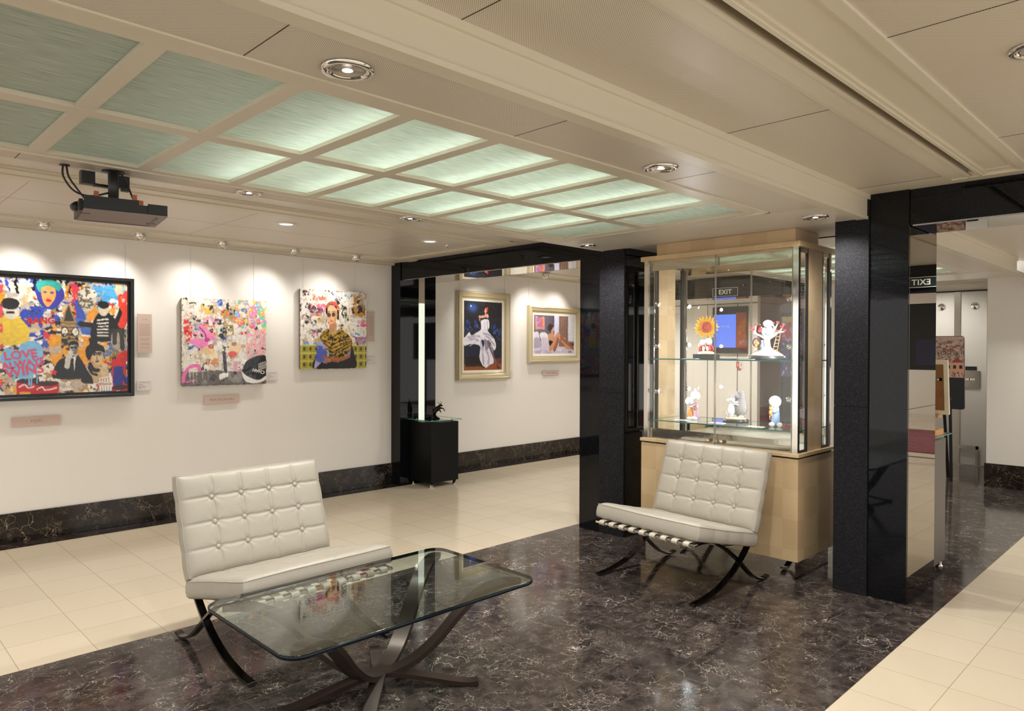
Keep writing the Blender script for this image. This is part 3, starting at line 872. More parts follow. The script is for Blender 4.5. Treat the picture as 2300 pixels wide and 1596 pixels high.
def lounge_chair(label, loc, rz, seed):
    """local frame: x across (0..0.765 from the reference foot), y = depth from the front foot backwards, z up"""
    t = thing('lounge_chair', label, 'chair', loc, rz, 'white leather lounge chairs')
    Wd = 0.765

    def pt(x, d, z): return Vector((x, d, z))
    back_arc = [(0, 0.012), (0.03, 0.012), (0.13, 0.022), (0.26, 0.052), (0.38, 0.105), (0.478, 0.170), (0.565, 0.250), (0.645, 0.355), (0.715, 0.49), (0.765, 0.64), (0.805, 0.785)]
    s_arc = [(0.025, 0.352), (0.10, 0.352), (0.19, 0.338), (0.30, 0.290), (0.39, 0.235), (0.478, 0.170), (0.560, 0.100), (0.63, 0.050), (0.70, 0.020), (0.75, 0.012), (0.80, 0.022)]
    for x in (0.018, Wd-0.018):
        b = MB(); b.ribbon([pt(x, d, z) for d, z in [tuple(p[:2]) for p in arc_pts([(a, c, 0) for a, c in back_arc], 70)]], 0.036, 0.012, M_DKCHROME, side=(1, 0, 0)); b.build('back_leg', t)
        b = MB(); b.ribbon([pt(x, d, z) for d, z in [tuple(p[:2]) for p in arc_pts([(a, c, 0) for a, c in s_arc], 70)]], 0.034, 0.012, M_DKCHROME, side=(1, 0, 0)); b.build('seat_leg', t)
    for nm, d, z in (('front_rail', 0.014, 0.350), ('rear_rail', 0.60, 0.262), ('top_rail', 0.785, 0.745)):
        b = MB(); b.bbox(0.0, d-0.017, z-0.007, Wd, d+0.017, z+0.007, M_CHROME, 0.002); b.build(nm, t)
    # leather straps looped round the rails
    for k in range(9):
        xc = 0.055 + k*(Wd-0.11)/8; w = 0.040
        b = MB(); lo = [(0.085, 0.362), (0.03, 0.364), (-0.002, 0.362), (-0.010, 0.350), (-0.002, 0.338), (0.02, 0.335), (0.06, 0.340)]
        b.ribbon([pt(xc, d, z) for d, z in lo], w, 0.004, M_STRAP, side=(1, 0, 0)); b.build('strap', t)
        b = MB(); lo = [(0.06, 0.366), (0.18, 0.330), (0.35, 0.278), (0.50, 0.262), (0.60, 0.272), (0.625, 0.262), (0.60, 0.252)]
        b.ribbon([pt(xc, d, z) for d, z in lo], w, 0.004, M_STRAP, side=(1, 0, 0)); b.build('seat_strap', t)
    for k in range(6):
        z0 = 0.44+k*0.055; d0 = 0.69 + (z0-0.44)*0.34
        b = MB(); b.ribbon([pt(0.012, d0+0.03, z0), pt(0.1, d0-0.004, z0), pt(Wd-0.1, d0-0.004, z0), pt(Wd-0.012, d0+0.03, z0)], 0.036, 0.004, M_STRAP, side=(0, 0.3, 1)); b.build('back_strap', t)

    def frame(o, yv, zv):
        yv = Vector(yv).normalized(); zv = Vector(zv); zv = (zv-yv*zv.dot(yv)).normalized(); xv = yv.cross(zv)
        m = Matrix((xv, yv, zv)).transposed().to_4x4(); m.translation = Vector(o); return m
    # seat: face points up; local y runs from rear to front
    Ms = frame((Wd/2, 0.616, 0.240), (0, -0.60, 0.135), (0, 0.2, 1))
    cushion(Wd+0.018, 0.615, 0.098, 5, 4, 'seat_cushion', t, Ms, dip=0.55, buttons=False, seed=seed)
    Mb = frame((Wd/2, 0.650, 0.325), (0, 0.155, 0.475), (0, -1, 0.2))
    cushion(Wd+0.018, 0.505, 0.072, 5, 4, 'back_cushion', t, Mb, dip=1.0, seed=seed+9)
    return t


lounge_chair('white tufted leather chair behind the glass table, chrome crossed legs', (1.338, 2.972, 0), math.radians(2.1), 3)
lounge_chair('white tufted leather chair standing before the maple display cabinet', (3.628, 2.905, 0), math.radians(-94.7), 5)


# ------------------------------------------------------------------ glass coffee table
def coffee_table():
    cx, cy = 1.745, 2.585
    t = thing('coffee_table', 'low glass table with rounded corners on curved bronze legs', 'table', (cx, cy, 0))
    b = MB(); pl = rrect(-0.612, -0.368, 0.612, 0.368, 0.075, 10); n = len(pl)
    zt = 0.424; th = 0.017
    b.add([(x, y, zt) for x, y in pl], [tuple(range(n))], M_TABLEGLASS)
    b.add([(x, y, zt-th) for x, y in pl], [tuple(reversed(range(n)))], M_TABLEGLASS)
    # bevelled dark edge
    prof = [(0.0, zt), (0.003, zt-0.002), (0.003, zt-th+0.002), (0.0, zt-th)]
    vs = []
    for off, z in prof:
        for k in range(n):
            a = Vector(pl[k-1]); c = Vector(pl[(k+1) % n]); d = (c-a).normalized(); nn = Vector((d.y, -d.x))
            vs.append((pl[k][0]+nn.x*off, pl[k][1]+nn.y*off, z))
    fs = [(l*n+k, (l+1)*n+k, (l+1)*n+(k+1) % n, l*n+(k+1) % n) for l in range(3) for k in range(n)]
    b.add(vs, fs, M_GLASSEDGE, True)
    b.build('glass_top', t)
    # four arms: each sweeps from the low hub out and up to a corner support
    sup = [(-0.49, -0.245), (0.54, -0.240), (0.535, 0.305), (-0.49, 0.310)]
    for i, (sx, sy) in enumerate(sup):
        d = Vector((sx, sy, 0)); l = d.length; d.normalize(); side = Vector((-d.y, d.x, 0))
        pts = []
        for (f, z) in ((-0.03, 0.066), (0.03, 0.066), (0.12, 0.072), (0.28, 0.112), (0.44, 0.185), (0.58, 0.272), (0.72, 0.345), (0.86, 0.385), (1.0, 0.397), (1.10, 0.393)):
            pts.append(d*(l*f)+Vector((0, 0, z)))
        cp = arc_pts(pts, 60); w = [0.062+0.012*math.sin(PI*k/(len(cp)-1)) - (0.030*max(0, (k/(len(cp)-1)-0.9)/0.1)) for k in range(len(cp))]
        b = MB(); b.ribbon(cp, w, 0.022, M_BRONZE, side=side); b.build('arm', t)
        b = MB(); b.lathe([(0.017, 0.398), (0.018, 0.4065), (0.001, 0.407)], M_STEEL, c=(sx, sy, 0), n=20); b.build('glass_pad', t)
    feet = [(0.33, -0.27), (-0.24, -0.26), (-0.42, 0.09), (0.20, 0.34)]
    for i, (fx, fy) in enumerate(feet):
        d = Vector((fx, fy, 0)); l = d.length; d.normalize(); side = Vector((-d.y, d.x, 0))
        pts = [d*(l*f)+Vector((0, 0, z)) for (f, z) in ((-0.05, 0.066), (0.05, 0.068), (0.2, 0.064), (0.45, 0.046), (0.68, 0.026), (0.84, 0.014), (0.94, 0.012), (1.0, 0.015))]
        cp = arc_pts(pts, 48); w = [0.056+0.008*math.cos(PI*k/(len(cp)-1)) for k in range(len(cp))]
        b = MB(); b.ribbon(cp, w, 0.018, M_BRONZE, side=side); b.build('foot', t)
    b = MB(); b.lathe([(0.001, 0.056), (0.03, 0.058), (0.040, 0.066), (0.03, 0.074), (0.001, 0.076)], M_BRONZE, n=28); b.build('hub', t)
    return t


coffee_table()


# ------------------------------------------------------------------ painted surfaces
class Canvas:
    """a picture as a numpy raster, turned into a fine mesh with a colour per vertex; y runs down from 0 to h"""

    def __init__(s, w, h, nx, bg=(240, 238, 232), seed=1):
        s.w, s.h, s.nx = w, h, nx*2; s.ny = int(round(nx*h/w)); s.rng = np.random.default_rng(seed)
        s.a = np.zeros((s.ny, s.nx, 3)); s.a[:] = np.array(bg)/255.0
        yy, xx = np.mgrid[0:s.ny, 0:s.nx]
        s.X = (xx+0.5)/s.nx; s.Y = (yy+0.5)/s.ny      # 0..1 both

    def noise(s, fx, fy=None, octv=3, seed=0):
        fy = fy or fx; rng = np.random.default_rng(seed+77); out = np.zeros_like(s.X); amp = 1.0; tot = 0
        for o in range(octv):
            gx, gy = int(fx*2**o)+2, int(fy*2**o)+2; g = rng.random((gy+1, gx+1))
            x = s.X*(gx-1); y = s.Y*(gy-1); xi = x.astype(int); yi = y.astype(int); tx = x-xi; ty = y-yi
            tx = tx*tx*(3-2*tx); ty = ty*ty*(3-2*ty)
            out += amp*((g[yi, xi]*(1-tx)+g[yi, xi+1]*tx)*(1-ty)+(g[yi+1, xi]*(1-tx)+g[yi+1, xi+1]*tx)*ty); tot += amp; amp *= 0.55
        return out/tot

    def put(s, mask, c, alpha=1.0):
        c = np.array(c)/255.0; m = (mask.astype(float)*alpha)[..., None]; s.a = s.a*(1-m)+c*m

    def inside(s, poly):
        m = np.zeros(s.X.shape, bool); n = len(poly)
        for i in range(n):
            x0, y0 = poly[i]; x1, y1 = poly[(i+1) % n]
            if y0 == y1: continue
            c = ((y0 > s.Y) != (y1 > s.Y)) & (s.X < (x1-x0)*(s.Y-y0)/(y1-y0)+x0); m ^= c
        return m

    def poly(s, pts, c, alpha=1.0, smooth=False):
        if smooth:
            pts = s.curve(list(pts), True)
        s.put(s.inside(pts), c, alpha)

    def curve(s, pts, closed=False, k=6):
        P = pts[-1:]+pts+pts[:2] if closed else [pts[0]]+pts+[pts[-1]]
        out = []
        for i in range(len(P)-3):
            a, b, c, d = [np.array(p, float) for p in P[i:i+4]]
            for j in range(k):
                t = j/k; out.append(tuple(0.5*(2*b+(c-a)*t+(2*a-5*b+4*c-d)*t*t+(3*b-a-3*c+d)*t**3)))
        if not closed: out.append(tuple(pts[-1]))
        return out

    def ell(s, cx, cy, rx, ry, c, alpha=1.0, ang=0.0, ring=None):
        asp = s.h/s.w; dx = s.X-cx; dy = (s.Y-cy)*asp; ca, sa = math.cos(ang), math.sin(ang)
        u = (dx*ca+dy*sa)/rx; v = (-dx*sa+dy*ca)/(ry); r = u*u+v*v
        s.put((r < 1) if ring is None else ((r < 1) & (r > (1-ring)**2)), c, alpha)

    def line(s, pts, wd, c, alpha=1.0, smooth=True, taper=False):
        pts = s.curve(list(pts)) if smooth and len(pts) > 2 else pts
        asp = s.h/s.w; m = np.zeros(s.X.shape, bool)
        for i in range(len(pts)-1):
            x0, y0 = pts[i]; x1, y1 = pts[i+1]; ax, ay = x1-x0, (y1-y0)*asp; L2 = ax*ax+ay*ay+1e-12
            t = np.clip(((s.X-x0)*ax+(s.Y-y0)*asp*ay)/L2, 0, 1)
            d = (s.X-x0-ax*t)**2+((s.Y-y0)*asp-ay*t)**2
            f = 1.0-(0.7*i/len(pts) if taper else 0)
            m |= d < (wd*f)**2
        s.put(m, c, alpha)

    def patch(s, x0, y0, x1, y1, c, seed, freq=9, thr=0.5, alpha=1.0, soft=0.25):
        """torn, blotchy patch of colour inside a box"""
        n = s.noise(freq, freq*s.h/s.w, 4, seed)
        fx = np.minimum(s.X-x0, x1-s.X)/(max(1e-6, (x1-x0)*soft)); fy = np.minimum(s.Y-y0, y1-s.Y)/(max(1e-6, (y1-y0)*soft))
        e = np.clip(np.minimum(fx, fy), 0, 1)
        s.put((n*e > thr*0.62) & (e > 0) & (n > thr*0.75), c, alpha)

    def splat(s, cx, cy, r, c, n=40, seed=0, spread=1.0):
        rg = random.Random(seed)
        for _ in range(n):
            a = rg.uniform(0, 2*PI); d = abs(rg.gauss(0, 0.55))*r*spread; q = rg.uniform(0.04, 0.22)*r*(1-min(0.8, d/(r*2)))
            s.ell(cx+d*math.cos(a), cy+d*math.sin(a)*s.w/s.h, q, q*rg.uniform(0.6, 1.2), c, 1.0, rg.uniform(0, 3))

    def drips(s, x0, x1, y, c, n, lo, hi, wd, seed=0):
        rg = random.Random(seed)
        for _ in range(n):
            x = rg.uniform(x0, x1); l = rg.uniform(lo, hi); s.line([(x, y), (x+rg.uniform(-.002, .002), y+l)], wd*rg.uniform(0.6, 1.2), c, smooth=False)

    def warp(s, amp=0.006, f=30, seed=50, torn=0.0):
        """ragged brushwork: sample positions jump about with noise"""
        dx = (s.noise(f, f*s.h/s.w, 4, seed)-0.5)*2*amp; dy = (s.noise(f, f*s.h/s.w, 4, seed+1)-0.5)*2*amp*s.w/s.h
        dx += (s.noise(f*3.5, f*3.5, 2, seed+2)-0.5)*amp*0.9; dy += (s.noise(f*3.5, f*3.5, 2, seed+3)-0.5)*amp*0.9
        ix = np.clip(((s.X+dx)*s.nx).astype(int), 0, s.nx-1); iy = np.clip(((s.Y+dy)*s.ny).astype(int), 0, s.ny-1)
        s.a = s.a[iy, ix]
        if torn:
            k = s.noise(f*2.2, f*2.2*s.h/s.w, 4, seed+5)
            for cc, lo, sd in (((240, 236, 228), .63, 6), ((34, 31, 34), .68, 7), ((214, 190, 150), .66, 8), ((190, 176, 170), .66, 9)):
                s.put((s.noise(f*1.7, f*1.7*s.h/s.w, 4, seed+sd) > lo-torn*.04) & (k > .45), cc, .9)
        s.a = s.a*(1+0.16*(s.noise(80, 80, 2, seed+20)-0.5))[..., None]

    def mesh(s, name, parent, M, mat, rough_edge=0.0):
        """M maps (x right, y up, z out) in metres, origin at the picture's centre"""
        nx, ny = s.nx//2, s.ny//2
        s.a = s.a[:ny*2, :nx*2].reshape(ny, 2, nx, 2, 3).mean((1, 3)); s.nx, s.ny = nx, ny
        s.Y, s.X = [g.astype(float) for g in np.mgrid[0:ny, 0:nx]]; s.X = (s.X+.5)/nx; s.Y = (s.Y+.5)/ny
        yy, xx = np.mgrid[0:ny, 0:nx]
        px = (xx/(nx-1)-0.5)*s.w; py = (0.5-yy/(ny-1))*s.h; pz = np.zeros_like(px)
        if rough_edge:
            e1 = s.noise(40, 40, 2, 5)-0.5; e2 = s.noise(40, 40, 2, 6)-0.5
            ed = np.maximum(np.abs(xx/(nx-1)-0.5), np.abs(yy/(ny-1)-0.5))*2; k = np.clip((ed-0.93)/0.07, 0, 1)
            px = px+e1*rough_edge*2*k; py = py+e2*rough_edge*2*k; pz = pz+(s.noise(25, 25, 3, 8)-0.5)*0.004
        co = np.stack([px, py, pz, np.ones_like(px)], -1).reshape(-1, 4) @ np.array(M).T
        idx = (np.arange(ny-1)[:, None]*nx+np.arange(nx-1)[None, :]).ravel()
        f = np.stack([idx, idx+nx, idx+nx+1, idx+1], -1).astype(np.int32)
        me = bpy.data.meshes.new(name)
        me.vertices.add(nx*ny); me.vertices.foreach_set('co', co[:, :3].astype(np.float32).ravel())
        me.loops.add(f.size); me.loops.foreach_set('vertex_index', f.ravel())
        me.polygons.add(len(f)); me.polygons.foreach_set('loop_start', np.arange(0, f.size, 4, dtype=np.int32))
        me.update(calc_edges=True)
        me.materials.append(mat)
        ca = me.color_attributes.new('paint', 'FLOAT_COLOR', 'POINT')
        a = np.clip(s.a, 0, 1); lin = np.where(a <= 0.04045, a/12.92, ((a+0.055)/1.055)**2.4)
        c4 = np.concatenate([lin, np.ones(lin.shape[:2]+(1,))], -1).reshape(-1, 4).astype(np.float32)
        ca.data.foreach_set('color', c4.ravel())
        o = bpy.data.objects.new(name, me); COL.objects.link(o)
        if parent is not None: o.parent = parent
        return o


def frame_moulding(x0, z0, x1, z1, prof, mat, y):
    """mitred picture frame on a wall facing -Y. prof: list of (inset from outer edge, depth out of wall)"""
    b = MB(); vs = []
    for ins, dep in prof:
        vs += [(x0+ins, y-dep, z0+ins), (x1-ins, y-dep, z0+ins), (x1-ins, y-dep, z1-ins), (x0+ins, y-dep, z1-ins)]
    for k in range(4):
        k2 = (k+1) % 4
        for l in range(len(prof)-1):
            b.quad(vs[l*4+k], vs[l*4+k2], vs[(l+1)*4+k2], vs[(l+1)*4+k], mat)
    return b


M_WIRE = simple('pale_wire', rgb(176, 168, 156), 0.5)


def wires(t, xs, ztop, zbot, y, M_=M_WIRE):
    for x in xs:
        b = MB(); b.tube([(x, y-0.004, zbot), (x, y-0.004, ztop-0.03)], 0.0008, M_, 5)
        b.build('hanging_wire', t)
        b = MB(); b.box(x-0.006, y-0.010, ztop-0.034, x+0.006, y, ztop-0.02, M_WHITE); b.build('wire_hook', t)


YW = 6.45
# --- big collage in the black frame
t = thing('framed_collage', 'large colourful street art collage in a deep black frame, reading LOVE ALWAYS WINS', 'picture')
x0, x1, z0, z1 = 0.12, 1.903, 1.068, 2.037
b = frame_moulding(x0, z0, x1, z1, [(0.0, 0.0), (0.0, 0.055), (0.022, 0.055), (0.026, 0.052), (0.028, 0.022), (0.045, 0.022)], M_BLKFRAME, YW)
b.build('frame', t)
cw, ch = x1-x0-0.09, z1-z0-0.09
c = Canvas(cw, ch, 560, (236, 228, 214), 3)
U = lambda x: 0.5+0.5*x     # the right half is the half in view: x in -1..1, 0 = middle
n1 = c.noise(14, 8, 4, 1)
c.put(n1 > 0.55, (60, 84, 186)); c.put(c.noise(16, 9, 4, 2) > 0.60, (232, 160, 44)); c.put(c.noise(18, 10, 4, 3) > 0.64, (205, 52, 48))
c.put(c.noise(30, 18, 4, 4) > 0.66, (24, 22, 24)); c.put(c.noise(24, 14, 4, 5) > 0.68, (244, 240, 230))
# background fields
c.patch(U(.02), 0, U(.24), .34, (232, 230, 196), 11, 12, .35); c.patch(U(.20), .18, U(.46), .30, (96, 168, 70), 12, 14, .5)
c.patch(U(-.05), .22, U(.34), .52, (52, 70, 178), 13, 8, .25); c.patch(U(.42), .30, U(.76), .50, (70, 104, 190), 14, 9, .38)
c.patch(U(.02), .08, U(.2), .26, (250, 246, 240), 15, 20, .42); c.patch(U(.30), .48, U(.86), .78, (234, 158, 40), 16, 6, .25)
c.patch(U(.62), .02, U(1.0), .20, (80, 164, 222), 17, 10, .30); c.patch(U(.60), .18, U(.98), .44, (228, 158, 60), 18, 12, .42)
c.patch(U(-.1), .60, U(.32), .86, (244, 240, 232), 19, 10, .3); c.patch(U(.28), .80, U(.70), 1.0, (176, 142, 94), 20, 9, .3)
c.put((c.Y < .025+.02*np.sin(c.X*90)) & (c.X > U(.3)) & (c.X < U(.62)), (18, 16, 18))
rg = random.Random(4)
for i in range(34):      # white and black drips along the top
    x = U(-0.98+i*0.045); l = rg.uniform(.05, .14); cc = (246, 244, 238) if i % 3 else (16, 15, 18)
    c.line([(x, 0), (x, l)], .006, cc, smooth=False); c.ell(x, l, .007, .010, cc)
for i in range(12):
    x = U(.64+i*.031); l = rg.uniform(.08, .5 if i % 4 == 0 else .2); c.line([(x, 0), (x, l)], .0035, (80, 160, 224), smooth=False)
c.poly([(U(.5), 0), (U(.58), 0), (U(.575), .10), (U(.555), .07), (U(.545), .26), (U(.535), .08), (U(.51), .06)], (226, 62, 92))
for k in (.53, .56, .50): c.line([(U(k), .0), (U(k), .32)], .0018, (226, 62, 92), smooth=False)
c.warp(.016, 14, 51, torn=1.0)
# pop portrait head (an invented face, flat colours)
c.poly([(U(.245), .05), (U(.33), .01), (U(.42), .04), (U(.47), .12), (U(.44), .20), (U(.38), .26), (U(.30), .24), (U(.25), .16)], (62, 60, 168), smooth=True)
c.poly([(U(.25), .04), (U(.34), .00), (U(.44), .04), (U(.42), .10), (U(.34), .06), (U(.28), .12)], (60, 176, 168), smooth=True)
c.poly([(U(.285), .09), (U(.33), .06), (U(.39), .08), (U(.40), .15), (U(.36), .22), (U(.33), .24), (U(.295), .18)], (244, 172, 96), smooth=True)
c.ell(U(.345), .185, .012, .007, (214, 30, 50)); c.ell(U(.315), .115, .008, .004, (30, 60, 160)); c.ell(U(.372), .118, .008, .004, (30, 60, 160))
# clock tower
c.poly([(U(.44), .58), (U(.44), .36), (U(.50), .20), (U(.56), .36), (U(.58), .58)], (164, 132, 88)); c.poly([(U(.46), .36), (U(.50), .22), (U(.545), .36)], (60, 52, 46))
for k in range(6): c.line([(U(.445), .38+k*.035), (U(.575), .38+k*.035)], .0016, (40, 34, 30), smooth=False)
for q in (.47, .555): c.ell(U(q), .455, .014, .020, (240, 232, 214)); c.ell(U(q), .455, .015, .021, (30, 26, 24), ring=.2); c.line([(U(q), .455), (U(q)+.006, .44)], .001, (20, 20, 20), smooth=False)
c.put((c.X > U(.44)) & (c.X < U(.58)) & (c.Y > .47) & (c.Y < .62) & (c.noise(60, 40, 2, 9) > .52), (44, 38, 34))
# grey engraved head, upper middle
c.ell(U(.655), .165, .036, .052, (206, 198, 180)); c.ell(U(.655), .11, .040, .025, (226, 220, 206)); c.put((((c.X-U(.655))/.042)**2+((c.Y-.15)/.11)**2 < 1) & (c.noise(90, 60, 2, 21) > .56), (104, 96, 86))
# striped shirt figure
c.poly([(U(.72), .32), (U(.80), .26), (U(.90), .34), (U(.98), .44), (U(.90), .52), (U(.74), .54), (U(.68), .48)], (18, 18, 22), smooth=True)
for k in range(6): c.line([(U(.74), .345+k*.028), (U(.83), .335+k*.030)], .0032, (240, 236, 226), smooth=False)
c.ell(U(.79), .245, .022, .032, (216, 206, 186)); c.ell(U(.79), .205, .025, .018, (20, 18, 20)); c.line([(U(.90), .36), (U(.95), .22), (U(.94), .12)], .010, (20, 18, 20)); c.line([(U(.60), .38), (U(.72), .40)], .012, (26, 24, 26))
# red figure at the right edge
c.line([(U(1.0), .10), (U(.955), .18), (U(.985), .28), (U(.95), .38)], .018, (226, 62, 44)); c.ell(U(.955), .145, .012, .016, (236, 176, 150)); c.line([(U(.93), .12), (U(.94), .2)], .008, (214, 70, 40))
# moody grey head in front of stripes
c.put((c.X > U(.84)) & (c.X < U(1.0)) & (c.Y > .42) & (c.Y < .72) & (np.sin(c.X*900) > -.2), (70, 66, 62)); c.ell(U(.915), .52, .030, .048, (170, 160, 144)); c.line([(U(.888), .55), (U(.89), .46), (U(.915), .435), (U(.945), .46), (U(.955), .6)], .010, (60, 56, 52))
# cut out man and woman on ochre
c.poly([(U(.38), .86), (U(.40), .74), (U(.47), .68), (U(.56), .67), (U(.62), .73), (U(.64), .86)], (24, 23, 27), smooth=True)
c.poly([(U(.495), .66), (U(.53), .68), (U(.56), .66), (U(.545), .80)], (228, 224, 214)); c.line([(U(.53), .70), (U(.528), .80)], .006, (30, 28, 32))
c.poly([(U(.505), .575), (U(.535), .555), (U(.57), .575), (U(.572), .63), (U(.545), .665), (U(.515), .65)], (178, 172, 162), smooth=True)
c.poly([(U(.50), .585), (U(.505), .55), (U(.54), .535), (U(.575), .55), (U(.578), .60), (U(.565), .575), (U(.52), .57)], (20, 19, 20), smooth=True)
c.poly([(U(.548), .575), (U(.572), .58), (U(.570), .63), (U(.548), .66)], (110, 104, 98), .8, smooth=True)
for q in (.525, .553): c.ell(U(q), .600, .0045, .0030, (24, 22, 22)); c.line([(U(q-.012), .590), (U(q+.010), .589)], .0022, (26, 24, 24), smooth=False)
c.line([(U(.538), .602), (U(.535), .622), (U(.541), .624)], .0015, (60, 56, 52)); c.line([(U(.527), .640), (U(.550), .639)], .002, (50, 40, 38), smooth=False)
c.line([(U(.49), .76), (U(.50), .68), (U(.515), .645)], .011, (204, 198, 188)); c.line([(U(.512), .65), (U(.516), .63)], .005, (214, 208, 198), smooth=False)
c.poly([(U(.645), .68), (U(.64), .60), (U(.67), .56), (U(.665), .515), (U(.70), .495), (U(.74), .515), (U(.74), .555), (U(.79), .585), (U(.80), .64), (U(.775), .63), (U(.72), .60), (U(.69), .66), (U(.675), .70)], (20, 17, 18), smooth=True)
c.poly([(U(.675), .64), (U(.70), .60), (U(.75), .605), (U(.785), .64), (U(.782), .70), (U(.755), .745), (U(.72), .735), (U(.69), .70)], (214, 188, 146), smooth=True)
c.poly([(U(.675), .64), (U(.70), .60), (U(.77), .60), (U(.79), .635), (U(.76), .625), (U(.72), .628), (U(.695), .65), (U(.685), .68)], (26, 21, 20), smooth=True)
for q in (.712, .755): c.ell(U(q), .662, .0070, .0040, (240, 232, 214)); c.ell(U(q), .662, .0035, .0038, (16, 14, 14)); c.line([(U(q-.018), .657), (U(q), .653), (U(q+.014), .658)], .0020, (18, 15, 14)); c.line([(U(q-.018), .644), (U(q), .638), (U(q+.016), .643)], .0032, (22, 18, 16))
c.line([(U(.735), .662), (U(.732), .695), (U(.740), .698)], .0014, (120, 92, 64)); c.ell(U(.738), .718, .0085, .0040, (70, 30, 30)); c.line([(U(.700), .715), (U(.705), .735)], .003, (190, 120, 160), smooth=False)
c.poly([(U(.685), .72), (U(.72), .745), (U(.755), .75), (U(.83), .83), (U(.80), .91), (U(.66), .90), (U(.65), .80)], (198, 170, 126), smooth=True)
c.line([(U(.675), .74), (U(.70), .785), (U(.745), .80)], .009, (30, 26, 24)); c.line([(U(.665), .77), (U(.69), .82), (U(.73), .84)], .006, (30, 26, 24))
c.poly([(U(.60), .90), (U(.64), .80), (U(.69), .86), (U(.70), .92)], (26, 23, 24), smooth=True)
for k in range(4): c.line([(U(.785+k*.010), .80), (U(.790+k*.012), .765), (U(.775+k*.012), .745)], .0045, (222, 194, 150)); c.line([(U(.789+k*.010), .80), (U(.795+k*.012), .765)], .001, (110, 84, 60), smooth=False)
c.line([(U(.79), .90), (U(.80), .84), (U(.79), .80)], .013, (214, 186, 142))
# red cloak and blue shapes (plain blobs), playing cards
c.patch(U(.84), .66, U(1.0), 1.0, (206, 36, 40), 31, 6, .22); c.patch(U(.86), .74, U(.97), .98, (40, 54, 150), 32, 9, .38)
c.line([(U(.90), .72), (U(.98), .64), (U(1.0), .70)], .012, (214, 36, 40)); c.line([(U(.88), .9), (U(.93), .82), (U(.99), .92)], .008, (36, 48, 140))
for k in range(5):
    q = U(.745+k*.022); c.poly([(q, .875-k*.004), (q+.014, .865-k*.004), (q+.020, .985), (q+.004, .99)], (240, 236, 226)); c.line([(q, .875), (q+.004, .985)], .0008, (90, 80, 80), smooth=False); c.ell(q+.008, .925, .003, .004, (206, 24, 30))
# can shapes, plain
for (q, w_, t_) in ((.10, .17, .88), (.23, .19, .905), (.86, .14, .96)):
    c.poly([(U(q), t_), (U(q+w_), t_), (U(q+w_), 1.0), (U(q), 1.0)], (196, 30, 34)); c.ell(U(q+w_/2), t_, .5*w_*.5, .012, (60, 30, 40)); c.line([(U(q+.02), t_+.05), (U(q+.06), t_+.03), (U(q+.09), t_+.06), (U(q+w_-.02), t_+.04)], .003, (240, 230, 220))
c.line([(U(.13), .985), (U(.19), .985)], .006, (222, 170, 60), smooth=False)
# blue heart behind the slogan
c.poly([(U(-.02), .70), (U(.02), .60), (U(.10), .62), (U(.14), .56), (U(.24), .54), (U(.30), .62), (U(.28), .74), (U(.16), .86), (U(.04), .80)], (120, 182, 226), smooth=True)
c.drips(U(.08), U(.26), .80, (120, 182, 226), 8, .04, .14, .003, 5)
# yellow jacket figure at the left of the view
c.poly([(U(-.04), .56), (U(-.02), .36), (U(.06), .30), (U(.14), .36), (U(.20), .46), (U(.14), .56)], (232, 198, 60), smooth=True); c.ell(U(.06), .27, .030, .046, (226, 218, 204)); c.ell(U(.055), .225, .034, .026, (30, 26, 30)); c.line([(U(.03), .30), (U(.08), .30)], .004, (30, 24, 24))
for q in ((.33, .50), (.38, .81), (.97, .12)):
    for k in range(5):
        a = -PI/2+k*4*PI/5; a2 = -PI/2+(k+1)*4*PI/5; c.line([(U(q[0])+.014*math.cos(a), q[1]+.026*math.sin(a)), (U(q[0])+.014*math.cos(a2), q[1]+.026*math.sin(a2))], .0022, (222, 56, 66), smooth=False)
c.put((c.X < .5) & (c.noise(26, 16, 4, 41) > .6), (230, 80, 90)); c.put((c.X < .48) & (c.noise(22, 14, 4, 43) > .62), (60, 130, 200))
c.warp(.0028, 40, 61)
xc, zc = (x0+x1)/2, (z0+z1)/2
can = c.mesh('canvas', t, facing_negY(xc, YW-0.026, zc), M_PAINT_GLOSS)
PX = lambda u: x0+0.045+u*cw
PZ = lambda v: z1-0.045-v*ch
MP = {k: simple(k, rgb(*v), 0.4) for k, v in dict(pink_paint=(226, 92, 124), red_paint=(206, 44, 48), blue_paint=(84, 128, 196), white_paint=(238, 234, 228), black_paint=(24, 22, 24)).items()}
yt = YW-0.0275
text_mesh('LOVE', 0.088, 0.0004, MP['pink_paint'], facing_negY(PX(U(.13)), yt, PZ(.66), .12), 'painted_word', can, bold=0.002)
text_mesh('ALWAYS', 0.070, 0.0004, MP['pink_paint'], facing_negY(PX(U(.15)), yt, PZ(.735), .16), 'painted_word', can, bold=0.002)
text_mesh('WINS', 0.098, 0.0004, MP['pink_paint'], facing_negY(PX(U(.16)), yt, PZ(.80), .16), 'painted_word', can, bold=0.002)
text_mesh('BANG', 0.066, 0.0004, MP['red_paint'], facing_negY(PX(U(.285)), yt, PZ(.365), .06), 'painted_word', can, bold=0.002)
text_mesh('ART', 0.060, 0.0004, MP['blue_paint'], facing_negY(PX(U(.835)), yt, PZ(.64), .75), 'painted_word', can, bold=0.002)
for k, chh in enumerate('LOVE'):
    text_mesh(chh, 0.020, 0.0004, MP['red_paint'], facing_negY(PX(U(.745+k*.026)+.006), yt, PZ(.895-k*.006), .1), 'card_letter', can)
wires(t, (1.85,), 2.36, 2.03, YW)

